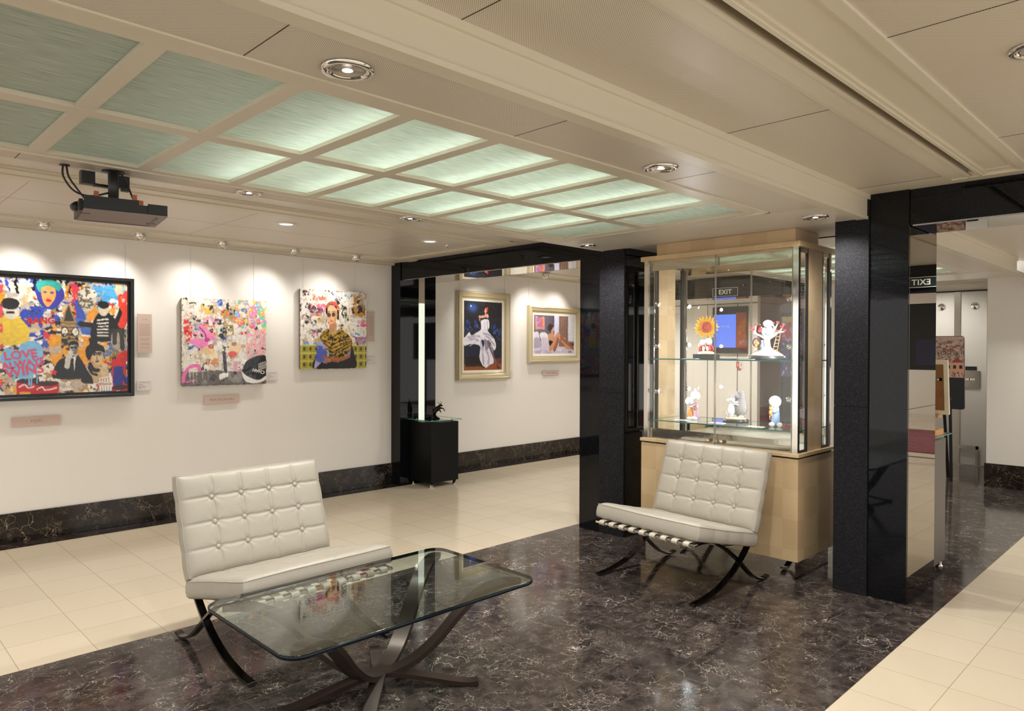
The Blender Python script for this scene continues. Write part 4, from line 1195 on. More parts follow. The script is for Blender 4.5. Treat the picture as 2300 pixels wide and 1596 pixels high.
# --- square collage canvas (balloons, bow, sneaker)
t = thing('square_collage_canvas', 'unframed square canvas of torn posters, balloons, pink loops and a black sneaker', 'picture')
x0, x1, z0, z1 = 2.285, 3.052, 1.133, 1.907
b = MB(); b.bbox(x0+.004, YW-0.040, z0+.004, x1-.004, YW-0.006, z1-.004, simple('ragged_canvas_edge', rgb(150, 130, 124), 0.8, noise=0.5, nscale=60), 0.004); b.build('stretcher', t)
c = Canvas(x1-x0, z1-z0, 270, (232, 226, 216), 5)
for i in range(26):
    rg = random.Random(100+i); x, y = rg.uniform(0, .8), rg.uniform(0, .62); w_, h_ = rg.uniform(.08, .22), rg.uniform(.04, .12)
    c.patch(x, y, x+w_, y+h_, rg.choice([(24, 26, 30), (228, 70, 66), (236, 168, 190), (240, 238, 232), (222, 190, 96), (90, 120, 190), (200, 190, 180), (236, 120, 60)]), 200+i, 22, .5)
c.patch(.0, .04, .14, .6, (226, 62, 62), 61, 14, .62); c.patch(.18, .06, .40, .20, (226, 186, 90), 62, 16, .45); c.patch(.2, .2, .45, .32, (240, 168, 196), 63, 14, .45)
c.patch(.45, .0, .62, .5, (176, 150, 96), 64, 22, .55); c.patch(.36, .0, .47, .08, (50, 100, 200), 65, 9, .3)
c.patch(.62, .0, 1.0, .34, (236, 206, 206), 66, 8, .2); c.patch(.74, .32, 1.0, .72, (240, 178, 184), 67, 6, .2); c.put((c.X > .72) & (c.Y > .31) & (c.Y < .335), (240, 236, 232))
c.warp(.020, 12, 71, torn=1.0)
rg = random.Random(9)
for i in range(95):
    x, y = rg.uniform(.62, .99), rg.uniform(.02, .32); r = rg.uniform(.015, .034)
    cc = rg.choice([(240, 216, 80), (120, 214, 176), (240, 150, 190), (248, 180, 90), (196, 150, 214), (130, 190, 226), (244, 236, 226), (236, 116, 116)])
    c.ell(x, y, r, r*1.15, cc); c.ell(x-r*.3, y-r*.35, r*.3, r*.3, (250, 246, 240), .8)
c.patch(.56, .0, .80, .24, (110, 140, 190), 68, 16, .82)
c.put((c.Y > .80+.05*c.noise(8, 4, 3, 3)) & (c.X < 1), (70, 66, 66), .75); c.patch(.10, .66, .85, 1.04, (170, 166, 160), 69, 7, .75, .6)
# pink loops and flowing strokes (plain, no figure)
c.poly([(.18, .33), (.22, .30), (.30, .36), (.38, .44), (.36, .48), (.27, .47)], (240, 140, 196), smooth=True); c.poly([(.08, .50), (.16, .46), (.28, .48), (.29, .54), (.27, .62), (.18, .56)], (240, 140, 196), smooth=True)
c.line([(.20, .335), (.26, .40), (.27, .45)], .004, (60, 20, 50)); c.ell(.285, .475, .032, .024, (190, 62, 140))
c.line([(.02, .94), (.03, .86), (.10, .78), (.18, .77), (.20, .82)], .020, (238, 120, 188)); c.line([(.05, .95), (.14, .93)], .008, (238, 120, 188))
c.ell(.30, .60, .075, .055, (234, 200, 152)); c.ell(.36, .66, .055, .040, (244, 224, 190)); c.ell(.62, .56, .085, .060, (238, 206, 160)); c.ell(.58, .64, .055, .036, (226, 96, 84))
c.ell(.33, .55, .030, .022, (226, 92, 120)); c.ell(.33, .55, .033, .025, (60, 44, 30), ring=.22); c.ell(.60, .52, .044, .034, (238, 232, 220)); c.ell(.60, .52, .036, .026, (176, 132, 104)); c.ell(.71, .545, .040, .032, (238, 232, 220)); c.ell(.71, .545, .032, .024, (196, 160, 132))
for q, rr in (((.47, .36), .04),): c.ell(q[0], q[1], rr, rr, (40, 42, 42)); c.put((((c.X-q[0])/rr)**2+((c.Y-q[1])/rr)**2 < 1) & (c.noise(60, 60, 2, 12) > .58), (170, 170, 166))
for k in range(4): c.ell(.44+k*.025, .90-k*.01, .018, .036, (244, 242, 238)); c.ell(.70+k*.022, .72+k*.01, .016, .034, (244, 242, 238)); c.ell(.26+k*.02, .78, .014, .030, (244, 242, 238))
c.patch(.24, .64, .46, .88, (226, 150, 96), 70, 18, .78); c.patch(.50, .66, .74, .88, (236, 160, 186), 71, 20, .7); c.patch(.24, .66, .44, .86, (120, 150, 110), 170, 26, .9); c.line([(.48, .62), (.50, .84)], .020, (70, 60, 74))
c.poly([(.70, .82), (.78, .70), (.99, .66), (.99, .90), (.88, .94), (.74, .90)], (22, 22, 24), smooth=True); c.poly([(.69, .84), (.76, .90), (.90, .95), (.99, .90), (.99, .95), (.88, .985), (.74, .96)], (236, 234, 230), smooth=True)
for k in range(5): c.line([(.90, .76+k*.018), (.99, .73+k*.018)], .004, (236, 234, 230), smooth=False)
c.drips(.08, .32, .80, (226, 222, 214), 9, .06, .18, .0022, 8)
c.warp(.004, 40, 72)
can = c.mesh('canvas', t, facing_negY((x0+x1)/2, YW-0.042, (z0+z1)/2), M_PAINT_GLOSS, rough_edge=0.004)
text_mesh('CHAN', 0.042, 0.0006, MP['white_paint'], facing_negY(x0+.90*(x1-x0), YW-0.0465, z1-.845*(z1-z0), 2.9), 'painted_word', can, bold=0.001)
wires(t, (x0+.09, x1-.105), 2.36, z1-.01, YW)

# --- portrait canvas: woman with sunglasses and a golden shawl
t = thing('portrait_canvas', 'unframed canvas of a woman with flower crown, sunglasses and golden shawl on torn posters', 'picture')
x0, x1, z0, z1 = 3.40, 4.155, 1.262, 2.052
b = MB(); b.bbox(x0+.004, YW-0.040, z0+.004, x1-.004, YW-0.006, z1-.004, simple('ragged_pink_edge', rgb(140, 112, 110), 0.8, noise=0.5, nscale=60), 0.004); b.build('stretcher', t)
c = Canvas(x1-x0, z1-z0, 260, (236, 230, 222), 8)
for i in range(36):
    rg = random.Random(300+i); x, y = rg.uniform(0, .9), rg.uniform(0, .66); w_, h_ = rg.uniform(.08, .24), rg.uniform(.03, .10)
    c.patch(x, y, x+w_, y+h_, rg.choice([(232, 96, 138), (34, 32, 46), (240, 236, 232), (226, 118, 90), (112, 164, 220), (244, 180, 200), (210, 168, 70), (240, 238, 234)]), 400+i, 20, .5)
c.patch(.76, .0, 1.0, .36, (196, 140, 50), 81, 12, .35); c.patch(.84, .05, .96, .30, (60, 36, 24), 82, 16, .5); c.patch(.56, .12, .74, .56, (232, 226, 214), 83, 10, .3); c.patch(.60, .12, .70, .40, (44, 42, 40), 84, 22, .58)
c.patch(.04, .32, .16, .44, (44, 44, 60), 85, 8, .2); c.patch(.80, .58, 1.0, .70, (170, 122, 158), 86, 7, .2); c.patch(.10, .16, .40, .30, (236, 112, 150), 87, 14, .5); c.patch(.02, .02, .14, .1, (60, 24, 34), 88, 10, .3)
for k in range(9): c.line([(.12, .25+k*.012+(.2 if k > 4 else 0)), (.32, .24+k*.012+(.2 if k > 4 else 0))], .0035, (40, 34, 48), smooth=False)
c.warp(.020, 12, 81, torn=.8)
# banknote wall
m = (c.Y > .695) & ((c.X < .30) | (c.X > .68)); c.put(m, (164, 154, 58))
for k in range(4): c.put(m & (np.abs(c.Y-(.70+k*.098)) < .006), (214, 204, 96))
for k in range(11): c.put(m & (np.abs(c.X-(.02+k*.105)) < .005), (206, 196, 90))
for i in range(12):
    for k in range(3):
        q = (.06+i*.085, .745+k*.098)
        if q[0] < .26 or q[0] > .72: c.ell(q[0], q[1], .020, .026, (70, 68, 26), .85)
# dress, shawl, arms
c.poly([(.20, 1.0), (.26, .78), (.28, .64), (.36, .56), (.60, .56), (.74, .66), (.80, .80), (.80, 1.0)], (30, 24, 28), smooth=True)
c.poly([(.20, 1.0), (.24, .80), (.27, .66), (.36, .58), (.44, .72), (.40, .86), (.30, .92)], (176, 170, 206), smooth=True); c.patch(.20, .66, .42, .98, (78, 96, 186), 91, 14, .5)
c.patch(.52, .72, .78, .88, (150, 140, 180), 92, 12, .4)
sh = c.inside(c.curve([(.28, .60), (.34, .52), (.42, .49), (.50, .55), (.58, .49), (.68, .54), (.76, .62), (.76, .72), (.66, .84), (.54, .88), (.44, .82), (.36, .70)], True))
c.put(sh, (188, 148, 46)); c.put(sh & (c.noise(46, 46, 3, 14) > .54), (40, 30, 14)); c.put(sh & (np.sin(c.X*34+c.Y*60) > .93), (30, 22, 10))
for k in range(9): c.line([(.30+k*.012, .60+k*.026), (.46, .66+k*.024), (.60, .62+k*.022), (.74, .60+k*.014)], .0035, (70, 50, 20) if k % 2 else (226, 190, 90), .75)
c.line([(.34, .84), (.44, .88), (.56, .90)], .022, (150, 92, 56)); c.line([(.72, .84), (.60, .88), (.46, .86)], .022, (164, 104, 64))
for k in range(4): c.line([(.44, .875+k*.010), (.36-.01*k, .865+k*.018)], .006, (186, 124, 84), smooth=False)
# neck, face, hair, crown
c.poly([(.42, .50), (.44, .40), (.52, .40), (.53, .50), (.48, .56)], (214, 158, 112), smooth=True)
c.poly([(.385, .30), (.40, .22), (.46, .19), (.53, .22), (.545, .32), (.51, .41), (.46, .44), (.42, .41)], (230, 180, 136), smooth=True)
c.line([(.385, .30), (.385, .22), (.44, .175), (.50, .19), (.55, .25), (.555, .36)], .014, (26, 20, 22)); c.line([(.38, .21), (.43, .165), (.50, .16), (.56, .22)], .018, (196, 92, 60)); c.ell(.50, .18, .026, .022, (226, 74, 100)); c.ell(.545, .235, .016, .016, (220, 150, 60)); c.ell(.42, .175, .016, .012, (110, 130, 60))
c.poly([(.50, .26), (.54, .28), (.545, .33), (.51, .405), (.475, .43), (.50, .36)], (200, 146, 104), .7, smooth=True); c.poly([(.43, .44), (.50, .42), (.52, .47), (.47, .53), (.43, .50)], (188, 130, 92), .7, smooth=True); c.ell(.43, .25, .020, .018, (242, 200, 160), .7)
c.ell(.415, .315, .030, .034, (84, 58, 54)); c.ell(.415, .315, .031, .035, (214, 176, 110), ring=.14); c.ell(.485, .308, .030, .034, (84, 58, 54)); c.ell(.485, .308, .031, .035, (214, 176, 110), ring=.14)
c.line([(.395, .274), (.430, .272)], .003, (60, 40, 34), smooth=False); c.line([(.468, .268), (.505, .268)], .003, (60, 40, 34), smooth=False); c.line([(.448, .32), (.440, .36), (.452, .365)], .003, (196, 132, 96)); c.ell(.452, .392, .018, .008, (200, 44, 52))
for k in range(12): a = PI*k/11; c.ell(.485-.055*math.cos(a), .50+.035*math.sin(a), .007, .007, (236, 230, 220) if k % 2 else (30, 28, 28))
c.warp(.003, 40, 82)
c.mesh('canvas', t, facing_negY((x0+x1)/2, YW-0.042, (z0+z1)/2), M_PAINT, rough_edge=0.004)
wires(t, (x0+.05, x1-.12), 2.365, z1-.01, YW)

# --- dancer and seated woman in ivory frames beyond the portal
YB = 6.60
PROF = [(0.0, 0.0), (0.0, 0.045), (0.010, 0.062), (0.022, 0.066), (0.030, 0.058), (0.048, 0.050), (0.062, 0.046), (0.070, 0.040), (0.074, 0.030), (0.085, 0.030), (0.092, 0.024)]
t = thing('framed_dancer_picture', 'painting of a dancer in a swirling white dress, in a tall champagne frame', 'picture')
x0, x1, z0, z1 = 5.535, 6.410, 1.084, 2.172
frame_moulding(x0, z0, x1, z1, PROF, M_CHAMP, YB).build('frame', t)
frame_moulding(x0+.092, z0+.092, x1-.092, z1-.092, [(0, .024), (.026, .018)], M_LINEN, YB).build('liner', t)
cw, ch = x1-x0-.236, z1-z0-.236
c = Canvas(cw, ch, 170, (38, 38, 44), 11)
c.put(c.noise(20, 30, 3, 2) > .6, (54, 54, 62), .7); c.patch(.02, .62, .98, .86, (30, 34, 60), 5, 8, .3)
for k in range(6): c.ell(.22, .10, .17-k*.022, .13-k*.018, (38+k*5, 46+k*9, 66+k*20), .55)
c.ell(.18, .075, .016, .016, (240, 246, 255))
rg = random.Random(3)
for q, w_ in (((.10, .35), .12), ((.30, .36), .10), ((.80, .40), .14), ((.94, .46), .10)):
    c.ell(q[0], q[1], w_*.5, w_*.8, (34, 44, 86)); c.ell(q[0], q[1]-.05, .03, .045, (46, 64, 120))
    for k in range(14): x, y = q[0]+rg.uniform(-.09, .09), q[1]+rg.uniform(-.06, .10); c.line([(x, y), (x+rg.uniform(-.03, .03), y+.02)], .005, (84, 116, 184), smooth=False)
c.put((c.Y > .93-.05*c.noise(4, 3, 2, 4)), (150, 84, 42)); c.patch(.7, .8, 1.0, 1.0, (150, 70, 40), 9, 5, .3, .6); c.patch(0, .78, .5, .95, (24, 18, 20), 10, 5, .2, .8)
W1, W2, W3 = (238, 236, 246), (196, 190, 216), (164, 158, 188)
c.poly([(.44, .28), (.63, .26), (.66, .36), (.62, .42), (.70, .48), (.80, .55), (.84, .66), (.78, .70), (.70, .60), (.62, .56), (.72, .74), (.78, .88), (.66, .92), (.56, .96), (.46, .90), (.40, .80), (.42, .66), (.30, .62), (.12, .62), (.02, .64), (-.02, .56), (.06, .50), (.14, .45), (.20, .50), (.30, .46), (.44, .40)], W1, smooth=True)
for pts in ([(.06, .57), (.2, .54), (.36, .56)], [(.44, .60), (.48, .74), (.50, .90)], [(.56, .5), (.64, .52), (.78, .62)], [(.50, .46), (.62, .47), (.74, .52)], [(.1, .52), (.24, .5), (.4, .5)], [(.56, .7), (.64, .8), (.62, .9)]): c.line(pts, .018, W2); c.line([(p[0]+.02, p[1]+.012) for p in pts], .008, W3)
rg = random.Random(17)
for k in range(46):
    x = rg.uniform(.10, .74); y = .48+.10*abs(x-.45)+rg.uniform(0, .12); L_ = rg.uniform(.04, .12)
    if x > .40: c.line([(x, y), (x+rg.uniform(-.01, .05), y+L_), (x+rg.uniform(0, .08), y+L_*1.9)], rg.uniform(.003, .008), rg.choice([(250, 248, 252), (206, 200, 226), (180, 174, 206)]), .8)
    else: c.line([(x, y), (x-rg.uniform(.03, .08), y+.02)], rg.uniform(.003, .007), rg.choice([(250, 248, 252), (200, 194, 222)]), .8)
c.line([(.54, .28), (.53, .36), (.55, .44)], .006, (206, 202, 226)); c.line([(.60, .28), (.61, .36), (.60, .42)], .010, (190, 186, 214))
c.poly([(.44, .56), (.54, .56), (.50, .68)], (40, 40, 48)); c.poly([(.52, .56), (.60, .56), (.66, .66), (.56, .70)], (150, 146, 180), smooth=True)
c.line([(.62, .58), (.70, .70), (.80, .84), (.90, .95)], .022, (126, 96, 92)); c.line([(.86, .92), (.90, .965), (.93, .955)], .012, (16, 14, 16)); c.line([(.45, .93), (.54, .955)], .010, (16, 14, 16))
c.line([(.60, .20), (.50, .22), (.40, .225)], .024, (226, 168, 146)); c.line([(.40, .225), (.41, .28)], .012, (220, 160, 138)); c.ell(.61, .21, .03, .04, (230, 176, 152)); c.line([(.56, .18), (.575, .20)], .018, (226, 168, 146), smooth=False)
c.ell(.555, .13, .036, .050, (226, 166, 140)); c.line([(.52, .12), (.53, .085), (.58, .07), (.61, .10)], .018, (40, 24, 22)); c.ell(.60, .11, .026, .045, (214, 60, 52)); c.ell(.535, .145, .008, .008, (190, 40, 40))
c.warp(.006, 30, 91)
c.mesh('painted_scene', t, facing_negY((x0+x1)/2, YB-0.017, (z0+z1)/2), M_PAINT)
wires(t, (x0+.05, x1-.06), 2.40, z1-.01, YB)

t = thing('framed_seated_woman_picture', 'wide champagne framed painting of a woman hugging her knees on a bed', 'picture')
x0, x1, z0, z1 = 6.765, 7.83, 1.282, 2.046
frame_moulding(x0, z0, x1, z1, PROF, M_CHAMP, YB).build('frame', t)
frame_moulding(x0+.092, z0+.092, x1-.092, z1-.092, [(0, .024), (.030, .018)], M_LINEN, YB).build('liner', t)
c = Canvas(x1-x0-.244, z1-z0-.244, 200, (120, 112, 130), 12)
c.put(c.X < .28, (112, 104, 122)); c.patch(.02, .0, .27, .40, (220, 150, 130), 3, 7, .2); c.patch(.04, .03, .24, .36, (150, 120, 190), 4, 12, .5); c.patch(.05, .05, .24, .36, (226, 110, 84), 5, 14, .6)
c.put((c.X > .28) & (c.X < .46), (104, 96, 108)); c.put((c.X > .37) & (c.X < .50), (96, 88, 98)); c.put((c.X > .47) & (c.X < .50), (60, 52, 56)); c.put((c.X > .49) & (c.X < .62), (206, 210, 236))
for k in range(9): c.put((c.X > .61+k*.026) & (c.X < .61+k*.026+.013), (104, 78, 70) if k % 2 else (134, 104, 92)); c.put((c.X > .61+k*.026+.013) & (c.X < .61+k*.026+.026), (150, 122, 108))
c.put(c.X > .845, (226, 226, 238)); c.put((c.Y > .66) & (c.Y < .70) & (c.X > .84), (150, 140, 150)); c.put((c.Y > .70) & (c.X > .8), (96, 74, 76))
c.poly([(0, .74), (.2, .76), (.5, .80), (1, .80), (1, 1), (0, 1)], (206, 198, 218)); c.put((c.Y > .84) & (c.noise(10, 4, 3, 6) > .55), (222, 216, 230)); c.put((c.Y > .9) & (c.noise(8, 3, 3, 9) > .55), (184, 172, 202))
for pts, cc in (([(.0, .46), (.10, .44), (.13, .62), (.02, .66)], (226, 222, 232)), ([(.14, .48), (.26, .44), (.34, .52), (.36, .66), (.20, .66)], (232, 226, 232)), ([(.0, .62), (.10, .58), (.18, .70), (.16, .82), (.0, .84)], (176, 164, 190)), ([(.18, .60), (.30, .58), (.38, .72), (.34, .82), (.20, .80)], (208, 198, 214))): c.poly(pts, cc, smooth=True)
SK, SD = (206, 150, 118), (160, 104, 78)
c.poly([(.34, .52), (.40, .46), (.46, .48), (.47, .60), (.44, .84), (.40, .88), (.36, .70)], (36, 28, 34), smooth=True); c.poly([(.33, .54), (.36, .48), (.44, .46), (.50, .52), (.48, .60), (.42, .60), (.36, .66)], SK, smooth=True)
c.line([(.36, .55), (.44, .63), (.56, .64), (.76, .60)], .022, SK); c.line([(.40, .86), (.50, .72), (.56, .54), (.60, .50)], .042, SK); c.line([(.50, .88), (.56, .72), (.60, .56)], .034, SD); c.line([(.60, .52), (.68, .62), (.80, .76), (.90, .84)], .030, SK); c.line([(.66, .56), (.76, .66), (.88, .76), (.97, .85)], .026, SD); c.line([(.72, .52), (.66, .62), (.64, .74)], .018, SD); c.line([(.78, .82), (.86, .86)], .016, SK)
c.ell(.455, .345, .034, .050, SK); c.line([(.45, .39), (.44, .46)], .020, SK); c.poly([(.33, .32), (.36, .24), (.42, .22), (.47, .28), (.45, .33), (.42, .38), (.37, .42), (.34, .38)], (62, 52, 54), smooth=True); c.line([(.44, .42), (.45, .48)], .024, SK)
c.line([(.86, .93), (.88, .96), (.90, .92), (.93, .96)], .006, (60, 40, 50))
c.warp(.006, 30, 91)
c.mesh('painted_scene', t, facing_negY((x0+x1)/2, YB-0.017, (z0+z1)/2), M_PAINT)
wires(t, (x0+.03, x1-.06), 2.40, z1-.01, YB)


# --- plaques and labels on the wall
def plaque(name, label, x0, x1, z0, z1, mat, y, depth=0.012, lines=(), title=None, tz=None, ts=0.018, grp=None, backing=True):
    t = thing(name, label, 'wall label', group=grp)
    b = MB(); b.bbox(x0, y-depth-0.003, z0, x1, y-depth, z1, M_GLASS if False else mat, 0.0008); b.build('card', t)
    b = MB(); b.box(x0+0.01, y-depth, z0+0.01, x1-0.01, y, z1-0.01, M_WHITE); b.build('spacer', t)
    if title: text_mesh(title, ts, 0.0002, M_INK, facing_negY((x0+x1)/2, y-depth-0.0034, tz if tz else (z0+z1)/2), 'title', t, space=1.25)
    if lines:
        b = MB()
        for (a0, a1, zz) in lines: b.box(x0+(x1-x0)*a0, y-depth-0.0034, zz-0.0012, x0+(x1-x0)*a1, y-depth-0.0028, zz+0.0012, M_INK)
        b.build('text_lines', t)
    return t


plaque('name_plaque', 'pale pink name plaque on the wall below the black framed collage', 1.063, 1.379, 0.868, 0.942, M_PINKCARD, YW, title='YUVI', ts=0.030)
plaque('name_plaque', 'pale pink name plaque below the square collage canvas', 2.486, 2.804, 0.962, 1.042, M_PINKCARD, YW, title='PAM REIJNDERS', ts=0.026)
plaque('name_plaque', 'pale pink name plaque below the seated woman picture', 7.062, 7.392, 1.105, 1.170, M_PINKCARD, YB, title='FABIAN PEREZ', ts=0.024)
ln = [(0.12, 0.88, 1.665-k*0.0115) for k in range(9)]+[(0.2, 0.8, 1.545-k*0.0115) for k in range(2)]+[(0.2, 0.85, 1.505-k*0.0115) for k in range(2)]+[(0.2, 0.8, 1.47)]
plaque('text_plaque', 'tall pink text plaque right beside the black framed collage', 1.938, 2.050, 1.425, 1.752, M_PINKCARD, YW, lines=ln, title='YUVI', tz=1.705, ts=0.016)
plaque('text_plaque', 'tall pink text plaque half behind the portrait canvas', 4.162, 4.270, 1.542, 1.859, M_PINKCARD, YW, lines=[(0.4, 0.9, 1.81-k*0.012) for k in range(18)])
plaque('text_plaque', 'tall pink text plaque half hidden by the granite pillar', 7.84, 7.95, 1.50, 1.78, M_PINKCARD, YB, lines=[(0.2, 0.9, 1.74-k*0.012) for k in range(12)])
for lb, a, b_, zz in (('small white price card on the wall between collage frame and square canvas', 1.935, 2.050, 1.110), ('small white price card at the lower corner of the square collage canvas', 3.068, 3.183, 1.164), ('small white price card at the lower corner of the portrait canvas', 4.167, 4.280, 1.315)):
    plaque('price_card', lb, a, b_, zz, zz+.080, M_CARD, YW, 0.008, lines=[(.1, .4, zz+.048), (.1, .55, zz+.036), (.1, .65, zz+.026), (.1, .3, zz+.016)], title='CLARENDON', tz=zz+.066, ts=.012)
plaque('price_card', 'small white price card beside the dancer picture', 6.42, 6.50, 1.10, 1.19, M_CARD, YB, 0.008, lines=[(.1, .6, 1.16), (.1, .7, 1.14), (.1, .5, 1.12)])


# ------------------------------------------------------------------ display cabinet
CX0, CX1, CY0, CY1 = 4.465, 4.985, 1.950, 3.115
ZS1, ZS2 = 1.400, 0.943


def cabinet():
    t = thing('display_cabinet', 'tall maple and glass display cabinet with lit shelves between the two black pillars', 'cabinet', (4.72, 2.53, 0))

    def B(mb, name, parent=t):
        for i, v in enumerate(mb.v): mb.v[i] = (v[0]-4.72, v[1]-2.53, v[2])
        return mb.build(name, parent)
    b = MB(); b.box(4.475, 1.962, 0, 5.0, 3.105, 0.118, M_MIRROR); B(b, 'plinth')
    b = MB(); b.bbox(4.447, 1.935, 0.118, 5.028, 3.130, 0.772, M_MAPLE, 0.0015); b.box(4.46, 1.95, 0.77, 5.015, 3.115, 0.785, M_BLACKGAP); B(b, 'base_unit')
    b = MB(); b.bbox(4.440, 1.928, 0.783, 5.038, 3.138, 0.806, M_MAPLE, 0.002); B(b, 'worktop')
    b = MB(); b.bbox(4.440, 1.928, 2.124, 5.038, 3.138, 2.158, M_MAPLE, 0.002); B(b, 'top_board')
    b = MB(); b.bbox(4.50, 1.985, 2.158, 4.86, 3.035, 2.249, M_MAPLE, 0.001); B(b, 'crown_box')
    # corner posts in polished steel with black gaskets
    for x0, x1 in ((CX0-0.003, CX0+0.018), (CX1-0.018, CX1+0.003)):
        for y0, y1 in ((CY0-0.004, CY0+0.032), (CY1-0.032, CY1+0.004)):
            b = MB(); b.box(x0, y0, 0.806, x1, y1, 2.124, M_CHROME); B(b, 'corner_post')
    for ys, yi in ((CY0, 1), (CY1, -1)):
        b = MB()
        for xa, xb in ((CX0+0.019, CX0+0.034), (4.606, 4.618), (4.842, 4.852), (CX1-0.034, CX1-0.019)):
            b.box(xa, ys-0.001*yi, 0.806, xb, ys+0.014*yi, 2.124, M_BLACKPL)
        for xa, xb in ((CX0+0.034, 4.606), (4.852, CX1-0.034)):
            b.box(xa, ys, 0.806, xb, ys+0.012*yi, 0.822, M_BLACKPL); b.box(xa, ys, 2.094, xb, ys+0.012*yi, 2.124, M_STEEL)
        B(b, 'gasket')
        b = MB(); b.box(4.618, ys, 0.806, 4.842, ys+0.022*yi, 2.124, M_MAPLE)
        for z in [0.98+k*0.16 for k in range(7)]:
            for x in (4.645, 4.815):
                b.tube([(x, ys+0.020*yi, z), (x, ys+0.0226*yi, z)], 0.0028, M_BLACKGAP, 8)
        B(b, 'side_panel')
        for xa, xb in ((CX0+0.034, 4.606), (4.852, CX1-0.034)):
            g = MB(); y = ys+0.006*yi; g.quad((xa, y, 0.822), (xb, y, 0.822), (xb, y, 2.094), (xa, y, 2.094), M_GLASS); B(g, 'side_glass')
    wavy = simple('polished_wavy_steel', rgb(206, 200, 188), 0.06, 1.0, bump=1.0, bscale=2.2)
    for x, s_ in ((CX0, 1), (CX1, -1)):
        for ya, yb in ((1.986, 2.527), (2.531, 3.079)):
            g = MB(); g.quad((x, ya, 0.81), (x, yb, 0.81), (x, yb, 2.122), (x, ya, 2.122), M_GLASS)
            for q in (ya, yb-0.0035): g.box(x-0.003*s_, q, 0.81, x+0.003*s_, q+0.0035, 2.122, M_STEEL)
            o = B(g, 'glass_door')
        if s_ == 1:
            for yy in (2.583, 2.480):
                k = MB(); k.lathe([(0.014, 0.0), (0.014, 0.006), (0.009, 0.009), (0.006, 0.013), (0.001, 0.013)], M_STEEL, c=(x-0.003, yy, 0.830), n=20, M=Matrix.Rotation(-PI/2, 3, 'Y'))
                B(k, 'door_lock')
        for z0, z1, nm in ((2.052, 2.123, 'upper_fascia'), (0.807, 0.882, 'lower_fascia')):
            g = MB(); g.box(x+0.020*s_, 1.985, z0, x+0.023*s_, 3.080, z1, wavy); B(g, nm)
    b = MB(); b.box(4.495, 1.965, 0.807, 4.955, 3.10, 0.812, M_WHITE); B(b, 'inner_floor')
    b = MB(); b.box(4.475, 1.965, 2.112, 4.975, 3.10, 2.1235, M_MAPLE); B(b, 'inner_ceiling')
    for z in (ZS1, ZS2):
        b = MB(); xa, xb, ya, yb = 4.498, 4.952, 1.975, 3.092
        b.quad((xa, ya, z), (xb, ya, z), (xb, yb, z), (xa, yb, z), M_SHELFGLASS)
        b.box(xa-0.001, ya, z-0.008, xa, yb, z, M_GREENEDGE); b.box(xb, ya, z-0.008, xb+0.001, yb, z, M_GREENEDGE)
        b.box(xa, ya-0.001, z-0.008, xb, ya, z, M_GREENEDGE); b.box(xa, yb, z-0.008, xb, yb+0.001, z, M_GREENEDGE)
        B(b, 'shelf')
    # light poles with little swivelling spots
    cen = Vector((4.72, 2.53, 0))
    for (px, py, hz) in ((4.515, 3.066, (1.80, 1.486, 1.146)), (4.93, 3.045, (1.80, 1.494, 1.149)), (4.515, 2.004, (1.79, 1.477, 1.136)), (4.935, 2.004, (1.80, 1.49, 1.14))):
        b = MB(); b.tube([(px, py, 0.812), (px, py, 2.112)], 0.0055, M_CHROME, 10); B(b, 'light_pole')
        for i, z in enumerate(hz):
            inw = (Vector((4.72, 2.53, z-(0.05 if i == 0 else 0.02)))-Vector((px, py, z))).normalized()
            st = Vector((px, py, z))+inw*0.022+Vector((0, 0, 0.012))
            d = (inw+Vector((0, 0, -0.35 if i == 0 else -0.04))).normalized()
            q = Vector((0, 0, 1)).rotation_difference(-d).to_matrix()
            b = MB(); b.tube([(px, py, z-0.006), (px+inw.x*.022, py+inw.y*.022, z-0.004)], 0.003, M_CHROME, 6)
            b.lathe([(0.009, 0.030), (0.0105, 0.026), (0.0105, 0.018), (0.012, 0.017), (0.012, 0.009), (0.0105, 0.008), (0.0115, 0.0), (0.016, -0.010), (0.017, -0.016)], M_CHROME, c=st, n=18, M=q)
            o = B(b, 'spot_lamp')
            k = MB(); k.lathe([(0.0155, -0.0155), (0.010, -0.0185), (0.001, -0.0195)], M_LED, c=st, n=16, M=q); B(k, 'bulb', o)
            sp = spot(None, st+d*0.024, st+d*0.5, P_VIT, 110, 0.9, (0.93, 0.96, 1.0), 0.012)
            sp.location = Vector(sp.location)-cen; sp.parent = t
    return t


cabinet()

FV = math.radians(-60)      # figurines face the room obliquely
M_PORC = simple('white_porcelain', rgb(238, 238, 240), 0.25, coat=0.4)
M_PETAL = simple('yellow_petals', rgb(236, 178, 60), 0.5, noise=0.25, nscale=30)
M_SEED = simple('red_brown_seed_head', rgb(176, 84, 62), 0.7, bump=0.8, bscale=220)
M_RED = simple('red_glaze', rgb(200, 76, 66), 0.3)
M_GREEN = simple('green_leaf', rgb(104, 136, 84), 0.5, noise=0.3, nscale=40)
M_SAND = simple('sandy_base', rgb(216, 200, 172), 0.8, noise=0.3, nscale=60, bump=0.6, bscale=150)
M_DKBASE = simple('dark_figurine_base', rgb(60, 56, 60), 0.3)
M_ORANGE = simple('orange_glaze', rgb(216, 146, 76), 0.35, noise=0.1, nscale=30)
M_PINK = simple('mauve_glaze', rgb(196, 164, 176), 0.35)
M_BLUEG = simple('pale_blue_glaze', rgb(142, 166, 196), 0.35)
M_MAROON = simple('maroon_glaze', rgb(84, 34, 38), 0.2)
M_GREYFUR = simple('grey_bristles', rgb(170, 164, 162), 0.7, noise=0.6, nscale=120, bump=1.0, bscale=260)
M_TWIG = simple('bronze_ladder', rgb(176, 138, 112), 0.5)
M_LILAC = simple('lilac_glaze', rgb(190, 196, 222), 0.3)


